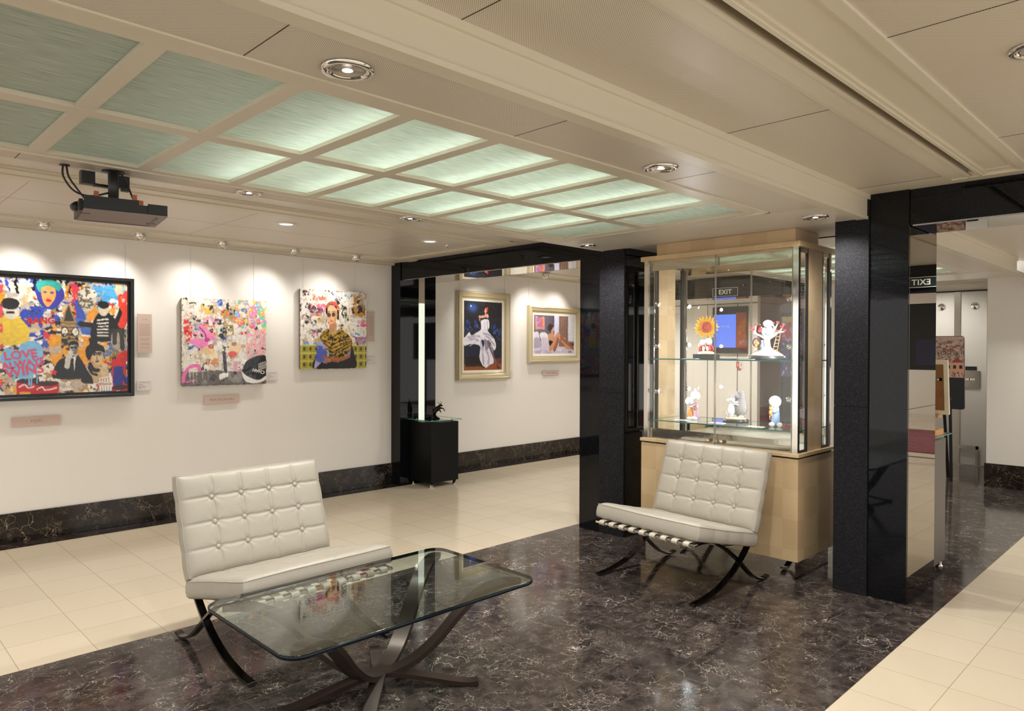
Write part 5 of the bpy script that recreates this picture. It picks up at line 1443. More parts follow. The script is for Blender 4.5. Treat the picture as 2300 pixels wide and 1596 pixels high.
def smile(b, c, r, M_=M_BLACKGAP):
    """two eyes and a curved mouth on a ball head, on its viewer side (local -y)"""
    for sx in (-1, 1):
        d = Vector((sx*0.30, -0.92, 0.22)).normalized()*r*1.0; b.ball(Vector(c)+d, r*0.05, M_, 8)
    pts = []
    for k in range(7):
        a = -0.42+0.84*k/6; d = Vector((math.sin(a), -math.cos(a), -0.32+1.3*a*a*0.4)).normalized()*r*1.005; pts.append(Vector(c)+d)
    b.tube(pts, r*0.018, M_, 5)


# sunflower with two seated friends
t = thing('sunflower_figurine', 'figurine of two small white figures sitting beneath a huge yellow sunflower', 'figurine', (4.70, 2.735, ZS1), FV)
b = MB(); b.bbox(-0.095, -0.05, 0.0, 0.095, 0.05, 0.034, M_DKBASE, 0.002); b.build('base_block', t)
b = MB(); b.lathe([(0.060, 0.034), (0.060, 0.041), (0.052, 0.050), (0.03, 0.057), (0.001, 0.059)], M_SAND, n=26)
rg = random.Random(2)
for k in range(50): a = rg.uniform(0, 2*PI); r = rg.uniform(0, .05); b.tube([(r*math.cos(a), r*math.sin(a)*.7, .052), (r*math.cos(a)*1.08, r*math.sin(a)*.7, .062)], [.003, .001], M_GREEN, 4)
b.build('grass_mound', t)
b = MB()
for s_, x, z, r in ((-1, -0.026, 0.120, 0.021), (1, 0.014, 0.127, 0.027)):
    b.ball((x, 0, z), r, M_PORC, 20); smile(b, (x, 0, z), r)
b.build('heads', t)
b = MB()
for x, w in ((-0.024, .017), (0.018, .021)): b.lathe([(w*1.2, 0.055), (w*1.15, .075), (w*.8, .098), (w*.5, .106)], M_RED, c=(x, .004, 0), n=18)
b.tube([(-0.036, -.006, .095), (-.05, -.012, .078), (-.046, -.02, .062)], .006, M_RED, 8); b.tube([(0.036, -.006, .095), (.048, -.012, .075), (.046, -.018, .060)], .007, M_RED, 8); b.build('red_jumpers', t)
b = MB()
for x in (-0.026, 0.000): b.ball((x+.006, -0.022, 0.074), .0105, M_PORC, 14, (1, 1, 1.75))
b.build('knees', t)
b = MB(); b.tube([(0.002, .012, .055), (.004, .016, .14), (.0, .014, .20)], .004, M_GREEN, 8); b.add([(.01, .01, .125), (.03, .012, .148), (.05, .012, .147), (.034, .01, .128)], [(0, 1, 2, 3)], M_GREEN)
b.add([(.01, .013, .125), (.03, .015, .148), (.05, .015, .147), (.034, .013, .128)], [(3, 2, 1, 0)], M_GREEN); b.build('stem', t)
fc = Vector((0.0, 0.0, 0.232))
b = MB(); Mf = Matrix.Rotation(PI/2, 3, 'X')
b.lathe([(0.041, 0.004), (0.040, 0.014), (0.030, 0.020), (0.022, 0.017), (0.020, 0.018), (0.015, 0.022), (0.001, 0.024)], M_SEED, c=fc, n=30, M=Mf)
b.lathe([(0.045, -0.002), (0.03, -0.012), (0.001, -0.014)], M_GREEN, c=fc, n=24, M=Mf); b.build('seed_head', t)
rg = random.Random(6)
for lay, (n, rl, yo) in enumerate(((20, 0.089, 0.002), (18, 0.080, -0.004))):
    b = MB()
    for k in range(n):
        a = 2*PI*(k+0.5*lay)/n+rg.uniform(-.06, .06); l = rl*rg.uniform(.92, 1.05); d = Vector((math.cos(a), 0, math.sin(a))); s2 = Vector((-math.sin(a), 0, math.cos(a)))
        pts = [fc+d*0.034+Vector((0, yo, 0)), fc+d*(l*.60)+Vector((0, yo-.006, 0)), fc+d*(l*.82)+Vector((0, yo-.004, 0)), fc+d*l+Vector((0, yo+.003, 0))]
        b.ribbon(pts, [.012, .019, .014, .002], .0022, M_PETAL, side=s2)
    b.build('petals', t)

# tree figurine with ladder and hearts
t = thing('tree_figurine', 'white tree figurine with red hearts, a ladder and a smiling white figure on top', 'figurine', (4.69, 2.262, ZS1), FV)
b = MB(); b.lathe([(0.122, 0.0), (0.124, 0.004), (0.122, 0.024), (0.118, 0.027)], M_DKBASE, n=40, M=Matrix.Diagonal((1, .72, 1))); b.build('base_block', t)
b = MB(); b.lathe([(0.108, 0.027), (0.104, 0.034), (0.085, 0.046), (0.055, 0.062), (0.02, 0.070), (0.001, 0.071)], M_SAND, n=36, M=Matrix.Diagonal((1, .70, 1))); b.build('ground', t)
rg = random.Random(12)
b = MB()
for k in range(46):
    a = rg.uniform(0, 2*PI); r = rg.uniform(.3, 1)*.085; x, y = r*math.cos(a), r*math.sin(a)*.65
    b.ball((x, y, .068-.0003*(r*1000)*.55), rg.uniform(.003, .007), M_GREEN if k % 3 else M_RED, 8, (1.4, 1, .6))
b.build('fallen_leaves', t)
b = MB(); b.tube([(0, 0, .055), (.002, 0, .09), (-.002, 0, .13), (.002, 0, .165)], [.034, .022, .020, .028], M_PORC, 16)
for a in (-2.7, -2.2, -.9, -.35, -1.5, .6, 2.4): b.tube([(.012*math.cos(a), .012*math.sin(a), .085), (.035*math.cos(a), .03*math.sin(a), .066), (.066*math.cos(a), .045*math.sin(a), .052)], [.010, .007, .002], M_PORC, 8)
tips = [((-.018, .0, .150), (-.05, -.005, .168), (-.082, -.005, .178), (-.088, -.005, .20)), ((-.01, 0, .16), (-.03, -.01, .18), (-.04, -.01, .195), (-.045, -.01, .205)), ((-.082, -.005, .178), (-.080, 0, .20), (-.075, 0, .222), (-.072, 0, .235)), ((.015, 0, .155), (.04, 0, .185), (.055, 0, .222), (.068, 0, .248)), ((.048, 0, .195), (.048, -.004, .215), (.040, -.004, .232), (.036, -.004, .242)), ((.02, 0, .15), (.055, -.004, .172), (.085, -.004, .20), (.105, -.004, .234)), ((.075, -.004, .19), (.085, -.006, .19), (.10, -.006, .190), (.112, -.006, .193)), ((.05, -.004, .17), (.056, -.01, .18), (.058, -.01, .186), (.060, -.01, .190))]
for tp in tips: b.tube(tp, [.010, .007, .005, .003], M_PORC, 8)
b.build('trunk_and_branches', t)


def heart(b, c, r, M_):
    for sx in (-1, 1):
        b.ball(Vector(c)+Vector((sx*r*.42, 0, r*.25)), r*.58, M_, 10, (1, .6, 1)); b.tube([Vector(c)+Vector((sx*r*.45, 0, r*.1)), Vector(c)+Vector((0, 0, -r*.95))], [r*.52, r*.08], M_, 8)


for tp in tips[:8] + [((0, 0, 0), (0, 0, 0), (0, 0, 0), (-.105, -.006, .206)), ((0, 0, 0), (0, 0, 0), (0, 0, 0), (-.052, -.012, .190)), ((0, 0, 0), (0, 0, 0), (0, 0, 0), (.092, -.01, .218))]:
    b = MB(); heart(b, Vector(tp[3])+Vector((0, 0, .006)), .0115, M_RED); b.build('heart', t)
b = MB(); b.ball((0.004, -.004, .246), .031, M_PORC, 24, (1.1, 1, .85)); smile(b, (0.004, -.004, .246), .030); b.ball((-.022, -.022, .200), .016, M_PORC, 16, (1, 1, 1.35)); b.build('white_head', t)
b = MB(); b.ball((0.012, 0, .195), .030, M_LILAC, 20, (1, .8, 1.15)); b.ball((.022, -.02, .178), .014, M_PORC, 14); b.build('pale_body', t)
b = MB(); b.ball((-.044, .012, .208), .032, M_MAROON, 20, (1, .7, 1.05)); b.build('maroon_body', t)
b = MB()
for x0_, x1_ in ((.046, .070), (.074, .092)): b.tube([(x0_-.012, -.03, .055), (x1_-.006, -.012, .190)], .003, M_TWIG, 6)
for k in range(6): f = k/5; b.tube([(.036+.026*f, -.029+.014*f, .066+.115*f), (.064+.021*f, -.029+.014*f, .066+.115*f)], .0025, M_TWIG, 6)
b.build('ladder', t)
b = MB(); b.tube([(-.068+.026*math.cos(2*PI*k/16), -.012, .118+.028*math.sin(2*PI*k/16)) for k in range(16)], .004, M_MAROON, 8, closed=True); b.tube([(-.074, -.012, .148), (-.078, -.006, .175)], .0015, M_TWIG, 5); b.build('swing_tyre', t)
b = MB(); b.ball((-.066, -.016, .112), .013, M_ORANGE, 14, (1, .9, .9)); b.tube([(-.072, -.018, .105), (-.076, -.018, .08)], [.009, .006], M_ORANGE, 8); b.ball((-.077, -.018, .074), .007, M_PORC, 10); b.build('orange_cat', t)
b = MB(); b.lathe([(.012, .062), (.014, .10), (.010, .135)], M_BLUEG, c=(-.030, .01, 0), n=16); b.build('blue_body', t)

# embracing pair
t = thing('embracing_pair_figurine', 'porcelain pair hugging, in mauve and orange coats, at the left end of the lower shelf', 'figurine', (4.705, 2.842, ZS2), FV)
b = MB(); b.lathe([(.029, .006), (.027, .03), (.020, .10), (.012, .135)], M_PINK, c=(.022, 0, 0), n=24); b.tube([(.012, -.012, .118), (-.006, -.024, .106), (-.024, -.018, .095)], .010, M_PINK, 10); b.build('mauve_coat', t)
b = MB(); b.lathe([(.025, .006), (.023, .03), (.016, .075), (.012, .095)], M_ORANGE, c=(-.022, .004, 0), n=24); b.tube([(-.018, -.012, .090), (.004, -.024, .088), (.024, -.018, .088)], .008, M_ORANGE, 10); b.build('orange_coat', t)
b = MB(); b.ball((.014, 0, .178), .0365, M_PORC, 26); b.ball((-.030, -.010, .138), .031, M_PORC, 26); smile(b, (-.030, -.010, .138), .031)
for sx in (-.004, .004): b.ball((.012+sx, 0, .222), .004, M_PORC, 10, (1, 1, 3))
b.ball((.028, -.022, .096), .008, M_PORC, 10); b.ball((-.012, -.03, .1), .007, M_PORC, 10); b.build('heads', t)
b = MB(); b.ball((.006, -.016, .012), .024, M_PORC, 18, (1.15, 1, .62)); b.ball((-.030, -.012, .011), .019, M_PORC, 18, (1, 1, .65)); b.build('shoes', t)

# hedgehog embracing mouse
t = thing('hedgehog_and_mouse_figurine', 'figurine of a large grey bristly hedgehog hugging a slim white mouse on a round base', 'figurine', (4.745, 2.520, ZS2), FV)
b = MB(); b.lathe([(.088, 0), (.090, .003), (.088, .022), (.084, .025)], M_DKBASE, n=40, M=Matrix.Diagonal((1, .75, 1))); b.build('base_block', t)
b = MB(); b.lathe([(.074, .025), (.068, .033), (.045, .043), (.001, .048)], M_SAND, n=30, M=Matrix.Diagonal((1, .72, 1)));
for k in range(18): a = rg.uniform(0, 6.28); b.ball((.045*math.cos(a)-.01, .03*math.sin(a), .040), .005, M_GREEN if k % 2 else M_ORANGE, 8)
b.build('ground', t)
b = MB(); b.lathe([(.012, .045), (.034, .06), (.046, .09), (.044, .125), (.036, .155), (.030, .175), (.030, .195), (.026, .218), (.014, .232), (.001, .236)], M_GREYFUR, c=(.030, .004, 0), n=30, M=Matrix.Diagonal((1, .85, 1)))
rs = random.Random(5)
for k in range(420):
    z = rs.uniform(.06, .235); a = rs.uniform(-.2, PI+.9); R_ = np.interp(z, [.045, .06, .09, .125, .155, .175, .195, .218, .236], [.012, .034, .046, .044, .036, .030, .030, .026, .004])
    p = Vector((.030+R_*math.cos(a), .004+R_*.85*math.sin(a), z)); d = Vector((math.cos(a), math.sin(a)*.85, -.25)); b.tube([p, p+d*.007], [.0016, .0004], M_GREYFUR, 4, cap=False)
b.build('bristly_back', t)
b = MB(); b.ball((.004, -.010, .190), .018, M_GREYFUR, 16, (1.2, 1, .9)); b.tube([(.0, -.014, .188), (-.020, -.018, .182)], [.010, .004], M_PORC, 10); b.ball((-.022, -.018, .182), .004, M_RED, 8)
b.tube([(.012, -.025, .150), (-.006, -.034, .146), (-.024, -.028, .150)], .007, M_PORC, 8); b.ball((.034, -.02, .047), .012, M_PORC, 12, (1.6, 1, .6)); b.build('snout_and_paws', t)
b = MB(); b.lathe([(.008, .048), (.018, .062), (.026, .085), (.022, .115), (.012, .14), (.010, .152)], M_PORC, c=(-.030, -.004, 0), n=22); b.ball((-.026, -.008, .165), .017, M_PORC, 18, (1.25, 1, 1)); b.ball((-.050, -.006, .160), .014, M_PORC, 14, (1, .5, 1)); b.ball((-.024, .006, .182), .012, M_PORC, 12, (1, .5, 1))
b.tube([(-.036, .004, .055), (-.060, .002, .052), (-.066, 0, .072), (-.056, 0, .088)], [.006, .005, .004, .002], M_PORC, 8); b.tube([(-.022, -.018, .132), (.0, -.030, .134), (.016, -.028, .128)], .005, M_PORC, 8); b.ball((-.028, -.014, .048), .010, M_PORC, 12, (1.8, 1, .5)); b.build('white_mouse', t)

# figure with cat
t = thing('figure_with_cat_figurine', 'figurine of a round-headed white figure in pale blue coat cuddling an orange cat', 'figurine', (4.685, 2.196, ZS2), FV)
b = MB(); b.lathe([(.030, .010), (.028, .03), (.026, .10), (.021, .135), (.012, .145)], M_BLUEG, n=26); b.tube([(.016, -.014, .118), (-.004, -.030, .104), (-.020, -.022, .100)], .009, M_BLUEG, 10); b.build('blue_coat', t)
b = MB(); b.ball((-.004, -.004, .172), .0405, M_PORC, 28); smile(b, (-.004, -.004, .172), .040); b.build('round_head', t)
b = MB(); b.ball((-.032, -.030, .126), .013, M_ORANGE, 16); b.ball((-.034, -.030, .098), .014, M_ORANGE, 14, (.85, .8, 1.5))
for q in (-.040, -.025): b.tube([(q, -.030, .134), (q-.001, -.030, .145)], [.005, .001], M_ORANGE, 6)
b.tube([(-.034, -.026, .082), (-.040, -.026, .062), (-.034, -.026, .046)], .0035, M_ORANGE, 6); b.ball((-.026, -.036, .078), .004, M_PORC, 8); b.ball((-.040, -.036, .074), .004, M_PORC, 8); b.build('orange_cat', t)
b = MB(); b.ball((-.024, -.016, .017), .021, M_PORC, 18, (1, 1, .78)); b.ball((.022, -.018, .017), .021, M_PORC, 18, (1, 1, .78)); b.build('shoes', t)

for lb, x, y, z, rz in (('white price card lying in front of the sunflower figurine', 4.575, 2.79, ZS1, 0.1), ('white price card lying in front of the white tree figurine', 4.575, 2.355, ZS1, 0.0),
                        ('white price card lying in front of the embracing pair', 4.60, 2.88, ZS2, 0.1), ('white price card lying in front of the hedgehog and mouse', 4.60, 2.588, ZS2, 0.05), ('white price card lying in front of the figure with the orange cat', 4.575, 2.285, ZS2, 0.0)):
    t = thing('price_card', lb, 'price card', (x, y, z+0.0015), rz, 'price cards on the cabinet shelves')
    b = MB(); b.box(-0.03, -0.055, -0.001, 0.03, 0.055, 0.0012, M_CARD); b.build('card', t)
    b = MB()
    for k in range(3): b.box(-0.018+k*.014, -0.04, 0.0012, -0.0165+k*.014, 0.03, 0.0015, M_INK)
    b.build('text_lines', t)


# ------------------------------------------------------------------ black pedestal with the leaping bronze
def pedestal(label, x, y, w, z0, z1, mat, gz, name='pedestal'):
    t = thing(name, label, 'pedestal', (x, y, 0))
    h = w/2
    b = MB(); b.bbox(-h, -h, z0, h, h, z1, mat, 0.002); b.build('body', t)
    for sx in (-1, 1):
        for sy in (-1, 1):
            b = MB(); b.lathe([(0.026, 0.0), (0.027, 0.006), (0.019, 0.012), (0.017, z0)], M_CHROME, c=(sx*(h-0.030), sy*(h-0.030), 0), n=24); b.build('foot', t)
            b = MB(); b.lathe([(0.009, z1), (0.009, gz+0.006), (0.001, gz+0.007)], M_CHROME, c=(sx*(h-0.05), sy*(h-0.05), 0), n=16); b.build('glass_stud', t)
    g = MB(); e = h+0.028
    g.quad((-e, -e, gz+0.004), (e, -e, gz+0.004), (e, e, gz+0.004), (-e, e, gz+0.004), M_SHELFGLASS)
    for a in ((-e, -e, e, -e+0.001), (-e, e-0.001, e, e), (-e, -e, -e+0.001, e), (e-0.001, -e, e, e)): g.box(a[0], a[1], gz-0.002, a[2], a[3], gz+0.0045, simple('pedestal_glass_edge', rgb(70, 170, 150), 0.1))
    g.build('glass_top', t)
    return t


pedestal('square black pedestal on chrome feet with a glass top, in front of the black jamb', 4.81, 6.09, 0.372, 0.052, 0.685, M_BLACK, 0.706)
t = thing('bronze_statue', 'small dark bronze of a horned goat-like animal leaping, on the black pedestal', 'statue', (4.80, 6.05, 0.7105), FV)
sk = dict(v=[(0, 0, .100), (-.018, 0, .078), (.022, 0, .122), (.042, 0, .142), (.060, 0, .150), (.078, 0, .138),
             (-.030, .012, .048), (-.012, .012, .026), (-.020, .012, .004), (-.006, -.014, .046), (.012, -.014, .026), (.004, -.014, .004),
             (.050, .012, .116), (.082, .012, .112), (.100, .012, .082), (.040, -.012, .096), (.062, -.012, .086), (.060, -.012, .066), (-.034, 0, .094)],
          e=[(0, 1), (0, 2), (2, 3), (3, 4), (4, 5), (1, 6), (6, 7), (7, 8), (1, 9), (9, 10), (10, 11), (2, 12), (12, 13), (13, 14), (2, 15), (15, 16), (16, 17), (1, 18)],
          r=[.026, .024, .022, .014, .013, .007, .013, .007, .005, .012, .007, .005, .010, .006, .0045, .010, .006, .0045, .003])
me = bpy.data.meshes.new('leaping_body'); me.from_pydata(sk['v'], sk['e'], []); o = bpy.data.objects.new('leaping_body', me); COL.objects.link(o); o.parent = t
m_ = o.modifiers.new('skin', 'SKIN'); m_.use_smooth_shade = True
for i, rr_ in enumerate(sk['r']): me.skin_vertices[0].data[i].radius = (rr_, rr_)
me.skin_vertices[0].data[0].use_root = True
o.modifiers.new('sub', 'SUBSURF').levels = 2; o.modifiers['sub'].render_levels = 2; me.materials.append(M_STATUE)
b = MB(); b.tube([(.052, 0, .158), (.034, 0, .172), (.010, 0, .186)], [.004, .003, .0012], M_STATUE, 6); b.tube([(.058, 0, .160), (.062, 0, .176), (.052, 0, .192)], [.004, .003, .001], M_STATUE, 6); b.build('horns', t)
b = MB(); b.tube([(-.022, 0, .118), (-.038, 0, .09), (-.044, 0, .05), (-.045, 0, .005)], .0022, M_STATUE, 6); b.build('reed', t)
b = MB(); b.lathe([(.045, 0), (.042, .010), (.02, .022), (.001, .028)], M_STATUE, n=22, M=Matrix.Diagonal((1, .7, 1)));
for k in range(9): a = k*.7; b.tube([(.03*math.cos(a), .02*math.sin(a), .008), (.048*math.cos(a), .03*math.sin(a), .004)], [.006, .001], M_STATUE, 6)
b.build('rocky_base', t)

# ------------------------------------------------------------------ beside the right-hand pillar
pedestal('tall grey oak pedestal half hidden behind the black pillar', 5.31, 1.56, 0.37, 0.045, 0.875, M_GREYWOOD, 0.902)
t = thing('table_easel', 'small pine table easel standing on the grey pedestal', 'easel', (5.33, 1.50, 0.907))
b = MB(); b.bbox(-0.12, -0.135, 0.0, 0.07, 0.13, 0.040, M_PINE, 0.003); b.build('base_tray', t)
b = MB(); b.ribbon([(-0.05, -0.10, .04), (-0.02, -0.088, .30)], .022, .018, M_PINE, side=(0, 1, 0)); b.build('leg', t)
b = MB(); b.ribbon([(-0.05, 0.06, .04), (-0.02, 0.055, .30)], .022, .018, M_PINE, side=(0, 1, 0)); b.build('leg', t)
b = MB(); b.bbox(-0.035, -0.13, 0.115, 0.045, 0.12, 0.135, M_PINE, 0.002); b.build('ledge', t)
t = thing('framed_canvas_seen_from_behind', 'picture in an ivory frame turned away, showing its brown hardboard back', 'picture', (5.345, 1.52, 1.0425))
tl = math.radians(-7.0)
Mt = Matrix.Rotation(tl, 4, 'Y') @ Matrix.Identity(4)


def tilted(mb, name):
    for i, v in enumerate(mb.v):
        # the bottom edge stands nearer, the top leans; a slight turn shows the right side
        p = Matrix.Rotation(math.radians(10), 4, 'X') @ Vector(v) if False else Vector(v)
        mb.v[i] = tuple(Mt @ p)
    return mb.build(name, t)


b = MB()
for y0, y1, z0, z1 in ((-0.20, 0.20, 0.0, 0.028), (-0.20, 0.20, 0.335, 0.363), (-0.20, -0.175, 0.028, 0.335), (0.175, 0.20, 0.028, 0.335)): b.box(-0.004, y0, z0, 0.022, y1, z1, M_IVORY)
b.v = [(v[0], v[1]+0.055*(v[2]/0.363)*(-1 if False else 1)*0.0, v[2]) for v in b.v]; tilted(b, 'frame')
b = MB(); b.box(0.0, -0.176, 0.027, 0.004, 0.176, 0.336, M_HARD); tilted(b, 'backing_board')
b = MB(); b.box(-0.006, -0.165, 0.225, 0.001, -0.150, 0.245, M_CHROME); b.lathe([(0.008, 0), (0.008, .004), (.001, .005)], M_CHROME, c=(-0.003, -0.14, 0.235), n=14, M=Matrix.Rotation(-PI/2, 3, 'Y')); tilted(b, 'hanging_ring')

# leaning poster board on a stand
t = thing('poster_stand', 'free-standing dark poster with a townscape print, before the frosted glass doors', 'poster', (9.0, 2.29, 0), math.radians(0))
c = Canvas(0.42, 0.80, 150, (208, 176, 160), 21)
c.put(c.Y < .1, (196, 168, 158)); c.put((c.Y > .08) & (c.Y < .44) & (c.noise(16, 40, 4, 3) > .56), (150, 124, 112)); c.put((c.Y > .05) & (c.Y < .20) & (c.noise(12, 60, 3, 4) > .60), (110, 98, 94)); c.put((c.Y > .2) & (c.Y < .26) & (c.noise(70, 60, 2, 5) > .55), (92, 82, 76))
rg = random.Random(3)
for k in range(16): x = rg.uniform(.02, .95); y = rg.uniform(.06, .2); c.poly([(x, y), (x+.05, y-.012), (x+.10, y), (x+.10, y+.02), (x, y+.02)], (140, 96, 84))
for k in range(4): x = rg.uniform(.2, .5); c.line([(x, .03), (x, .09)], .004, (110, 94, 92), smooth=False)
c.poly([(.18, .205), (.28, .17), (.38, .205)], (70, 62, 60)); c.poly([(.20, .205), (.36, .205), (.36, .225), (.20, .225)], (150, 140, 130))
for k in range(260): x, y = rg.random(), rg.uniform(.225, .34); c.line([(x, y), (x, y+.010)], .004, rg.choice([(44, 40, 42), (80, 60, 56), (120, 100, 90)]), smooth=False)
c.poly([(.50, .36), (.60, .30), (.68, .36)], (90, 66, 66)); c.poly([(.70, .36), (.84, .29), (.98, .36)], (150, 62, 60)); c.poly([(0, .36), (1, .36), (1, .50), (0, .50)], (214, 160, 134))
for k in range(7): x = .05+k*.14; c.poly([(x, .40), (x+.035, .395), (x+.07, .40), (x+.07, .445), (x, .445)], (44, 36, 38))
c.poly([(0, .49), (1, .49), (1, .57), (0, .57)], (206, 160, 148))
for k in range(40): x, y = rg.random(), rg.uniform(.47, .54); c.line([(x, y), (x+rg.uniform(-.01, .01), y+.022)], .007, (34, 32, 38), smooth=False)
c.poly([(0, .565), (1, .565), (1, 1), (0, 1)], (34, 36, 44))
for k, (w_, yy) in enumerate(((.12, .74), (.16, .755), (.10, .77), (.30, .84), (.42, .86))): c.line([(.30, yy), (.30+w_, yy)], .004, (150, 148, 150), smooth=False)
Mp = Matrix.Translation((-0.012, 0, 1.22)) @ Matrix.Rotation(math.radians(-3), 4, 'Y') @ Matrix.Rotation(-PI/2, 4, 'Z') @ Matrix.Rotation(PI/2, 4, 'X')
c.mesh('printed_poster', t, Mp, M_PRINT)
b = MB(); b.prism(rrect(-.214, -.405, .214, .405, .025), -0.012, -0.0006, M_BLACKPL, M=Mp); b.build('board', t)
for y in (-0.06, 0.15):
    b = MB(); b.ribbon([(0.02, y, 1.30), (0.055, y*1.15, 0.6), (0.075, y*1.25, 0.0)], .030, .012, M_BLACKPL, side=(0, 1, 0)); b.build('leg', t)
b = MB(); b.ribbon([(0.03, 0.02, 1.30), (0.20, 0.02, 0.6), (0.34, 0.02, 0.0)], .030, .012, M_BLACKPL, side=(0, 1, 0)); b.build('leg', t)

# frosted glass doors at the end of the passage
mb = MB(); mb.box(10.50, 2.185, 0.01, 10.512, 2.468, 2.215, M_FROST); mb.box(10.50, 2.545, 0.01, 10.512, 3.28, 2.215, M_FROST)
mb.box(10.49, 2.470, 0.0, 10.515, 2.542, 2.235, M_STEEL); mb.box(10.485, 1.885, 2.215, 10.51, 3.30, 2.232, M_BLACKGAP); mb.box(10.50, 1.885, 0.0, 10.52, 3.30, 0.012, M_STEEL)
mb.box(10.50, 1.885, 0.01, 10.512, 2.182, 2.215, M_FROST)
d1 = mb.build('door_1', kind='structure')
for y, z in ((2.318, 2.03), (2.69, 2.03)):
    b = MB(); b.lathe([(0.045, 0), (0.045, .008), (.038, .013), (.016, .014), (.014, .022), (.001, .023)], M_CHROME, c=(10.499, y, z), n=26, M=Matrix.Rotation(-PI/2, 3, 'Y')); b.build('glass_fixing', d1)
b = MB(); b.box(10.485, 2.252, 0.99, 10.499, 2.452, 1.205, M_STEEL); b.ribbon([(10.484, 2.43, 1.10), (10.462, 2.41, 1.10), (10.462, 2.33, 1.10), (10.484, 2.31, 1.10)], 0.022, 0.006, M_CHROME, side=(0, 0, 1)); b.build('lock_plate', d1)
b = MB(); b.box(10.492, 2.29, 1.215, 10.499, 2.415, 1.262, M_BLACKPL); b.build('card_reader', d1)
b = MB(); b.box(10.47, 2.262, 0.215, 10.484, 2.47, 0.255, M_STEEL); b.box(10.47, 2.262, 0.012, 10.484, 2.29, 0.255, M_STEEL); b.build('kick_handle', d1)


# ------------------------------------------------------------------ far room seen through the cabinet and in the mirrors
def exit_sign(label, x, y, z, w=0.36, h=0.112):
    t = thing('exit_sign', label, 'sign', (x, y, z))
    b = MB(); b.box(-0.012, -w/2, -h/2, 0, w/2, h/2, simple('dark_green_sign', rgb(18, 34, 36), 0.3)); b.build('plate', t)
    m = emis('glowing_lettering', (0.72, 0.78, 0.62), 0.14)
    b = MB()
    for a in ((-w/2, h/2-.004, w/2, h/2), (-w/2, -h/2, w/2, -h/2+.004), (-w/2, -h/2, -w/2+.004, h/2), (w/2-.004, -h/2, w/2, h/2)): b.box(-0.0135, a[0], a[1], -0.012, a[2], a[3], m)
    b.build('border', t)
    text_mesh('EXIT', 0.085, 0.0006, m, facing_negX(-0.0132, 0, -0.002), 'lettering', t, space=1.1, bold=0.0015)


exit_sign('dark green EXIT sign on the black lintel seen through the glass cabinet', 8.598, 4.725, 2.225)
exit_sign('dark EXIT sign seen only as a reflection in the mirrored pillar side', 8.598, 0.235, 2.205, 0.38)
t = thing('wall_screen', 'dark framed screen glowing blue on the far beige wall, seen through the cabinet', 'screen', (11.29, 6.10, 1.80))
b = MB(); b.box(-0.05, -0.32, -0.40, 0.0, 0.32, 0.40, M_BLACKPL); b.build('casing', t)
b = MB(); b.box(-0.054, -0.12, -0.30, -0.05, 0.30, 0.27, emis('blue_screen', (0.10, 0.20, 0.85), 0.8, 0.03)); b.build('display', t)
b = MB(); b.box(-0.054, -0.31, -0.30, -0.05, -0.125, 0.30, simple('orange_print', rgb(160, 70, 40), 0.4, noise=0.6, nscale=12)); b.build('printed_panel', t)
text_mesh('SPEAK TO YOU', 0.045, 0.0003, M_WHITE, facing_negX(-0.0545, 0.14, 0.06), 'lettering', t)
t = thing('fire_sign', 'small red and white fire equipment sign on the far beige wall', 'sign', (11.294, 5.94, 1.205))
b = MB(); b.box(-0.004, -0.055, -0.055, 0.0, 0.0, 0.055, M_WHITE); b.box(-0.004, 0.0, -0.055, 0.0, 0.055, 0.055, M_RED); b.build('plate', t)
b = MB(); b.box(-0.006, 0.018, -0.03, -0.004, 0.03, 0.03, M_WHITE); b.box(-0.006, -0.04, -0.03, -0.004, -0.03, 0.03, M_RED); b.box(-0.004, -0.03, -0.09, 0, 0.03, -0.065, M_RED); b.build('symbols', t)
t = thing('display_board', 'tall dark board with red and violet print, seen through the cabinet', 'display board', (11.6, 5.22, 0))
b = MB(); b.box(0, -0.22, 0.10, 0.04, 0.14, 2.08, M_BLACKPL); b.box(-0.10, -0.2, 0.0, 0.14, 0.12, 0.10, M_BLACKPL); b.build('board', t)
c = Canvas(0.33, 1.0, 60, (70, 60, 90), 31); c.put(c.Y < .4, (176, 52, 46)); c.put(c.Y < .1, (206, 186, 60)); c.put(c.noise(6, 14, 3, 2) > .6, (150, 140, 190)); c.put((c.Y > .5) & (c.noise(6, 14, 3, 5) > .55), (60, 66, 120)); c.warp(.03, 8, 5)
c.mesh('print', t, facing_negX(-0.002, -0.04, 1.52), M_PRINT)
m, nt, bb = newmat('patterned_carpet')
tc = N(nt, 'ShaderNodeTexCoord'); wv = N(nt, 'ShaderNodeTexWave'); wv.inputs['Scale'].default_value = 0.9; wv.inputs['Distortion'].default_value = 6
L(nt, tc.outputs['Object'], wv.inputs['Vector']); cr = N(nt, 'ShaderNodeValToRGB'); cr.color_ramp.interpolation = 'CONSTANT'
cr.color_ramp.elements[0].color = rgb(150, 50, 46); cr.color_ramp.elements[1].position = 0.3; cr.color_ramp.elements[1].color = rgb(58, 62, 96)
e = cr.color_ramp.elements.new(0.5); e.color = rgb(190, 176, 170); e = cr.color_ramp.elements.new(0.62); e.color = rgb(52, 54, 84); e = cr.color_ramp.elements.new(0.88); e.color = rgb(130, 52, 60)
L(nt, wv.outputs['Fac'], cr.inputs[0]); L(nt, cr.outputs[0], bb.inputs['Base Color']); setp(bb, rough=0.95)
for (x0_, y0_, x1_, y1_, lb) in ((13.2, 4.2, 17.2, 8.6, 'red and navy patterned carpet in the far hall, seen through the cabinet'), (11.3, -3.3, 14.5, 1.1, 'red and navy patterned carpet seen only in the mirrored pillar side')):
    b = MB(); b.box(x0_, y0_, 0.0, x1_, y1_, 0.010, m); tag(b.build('carpet'), lb, 'carpet')
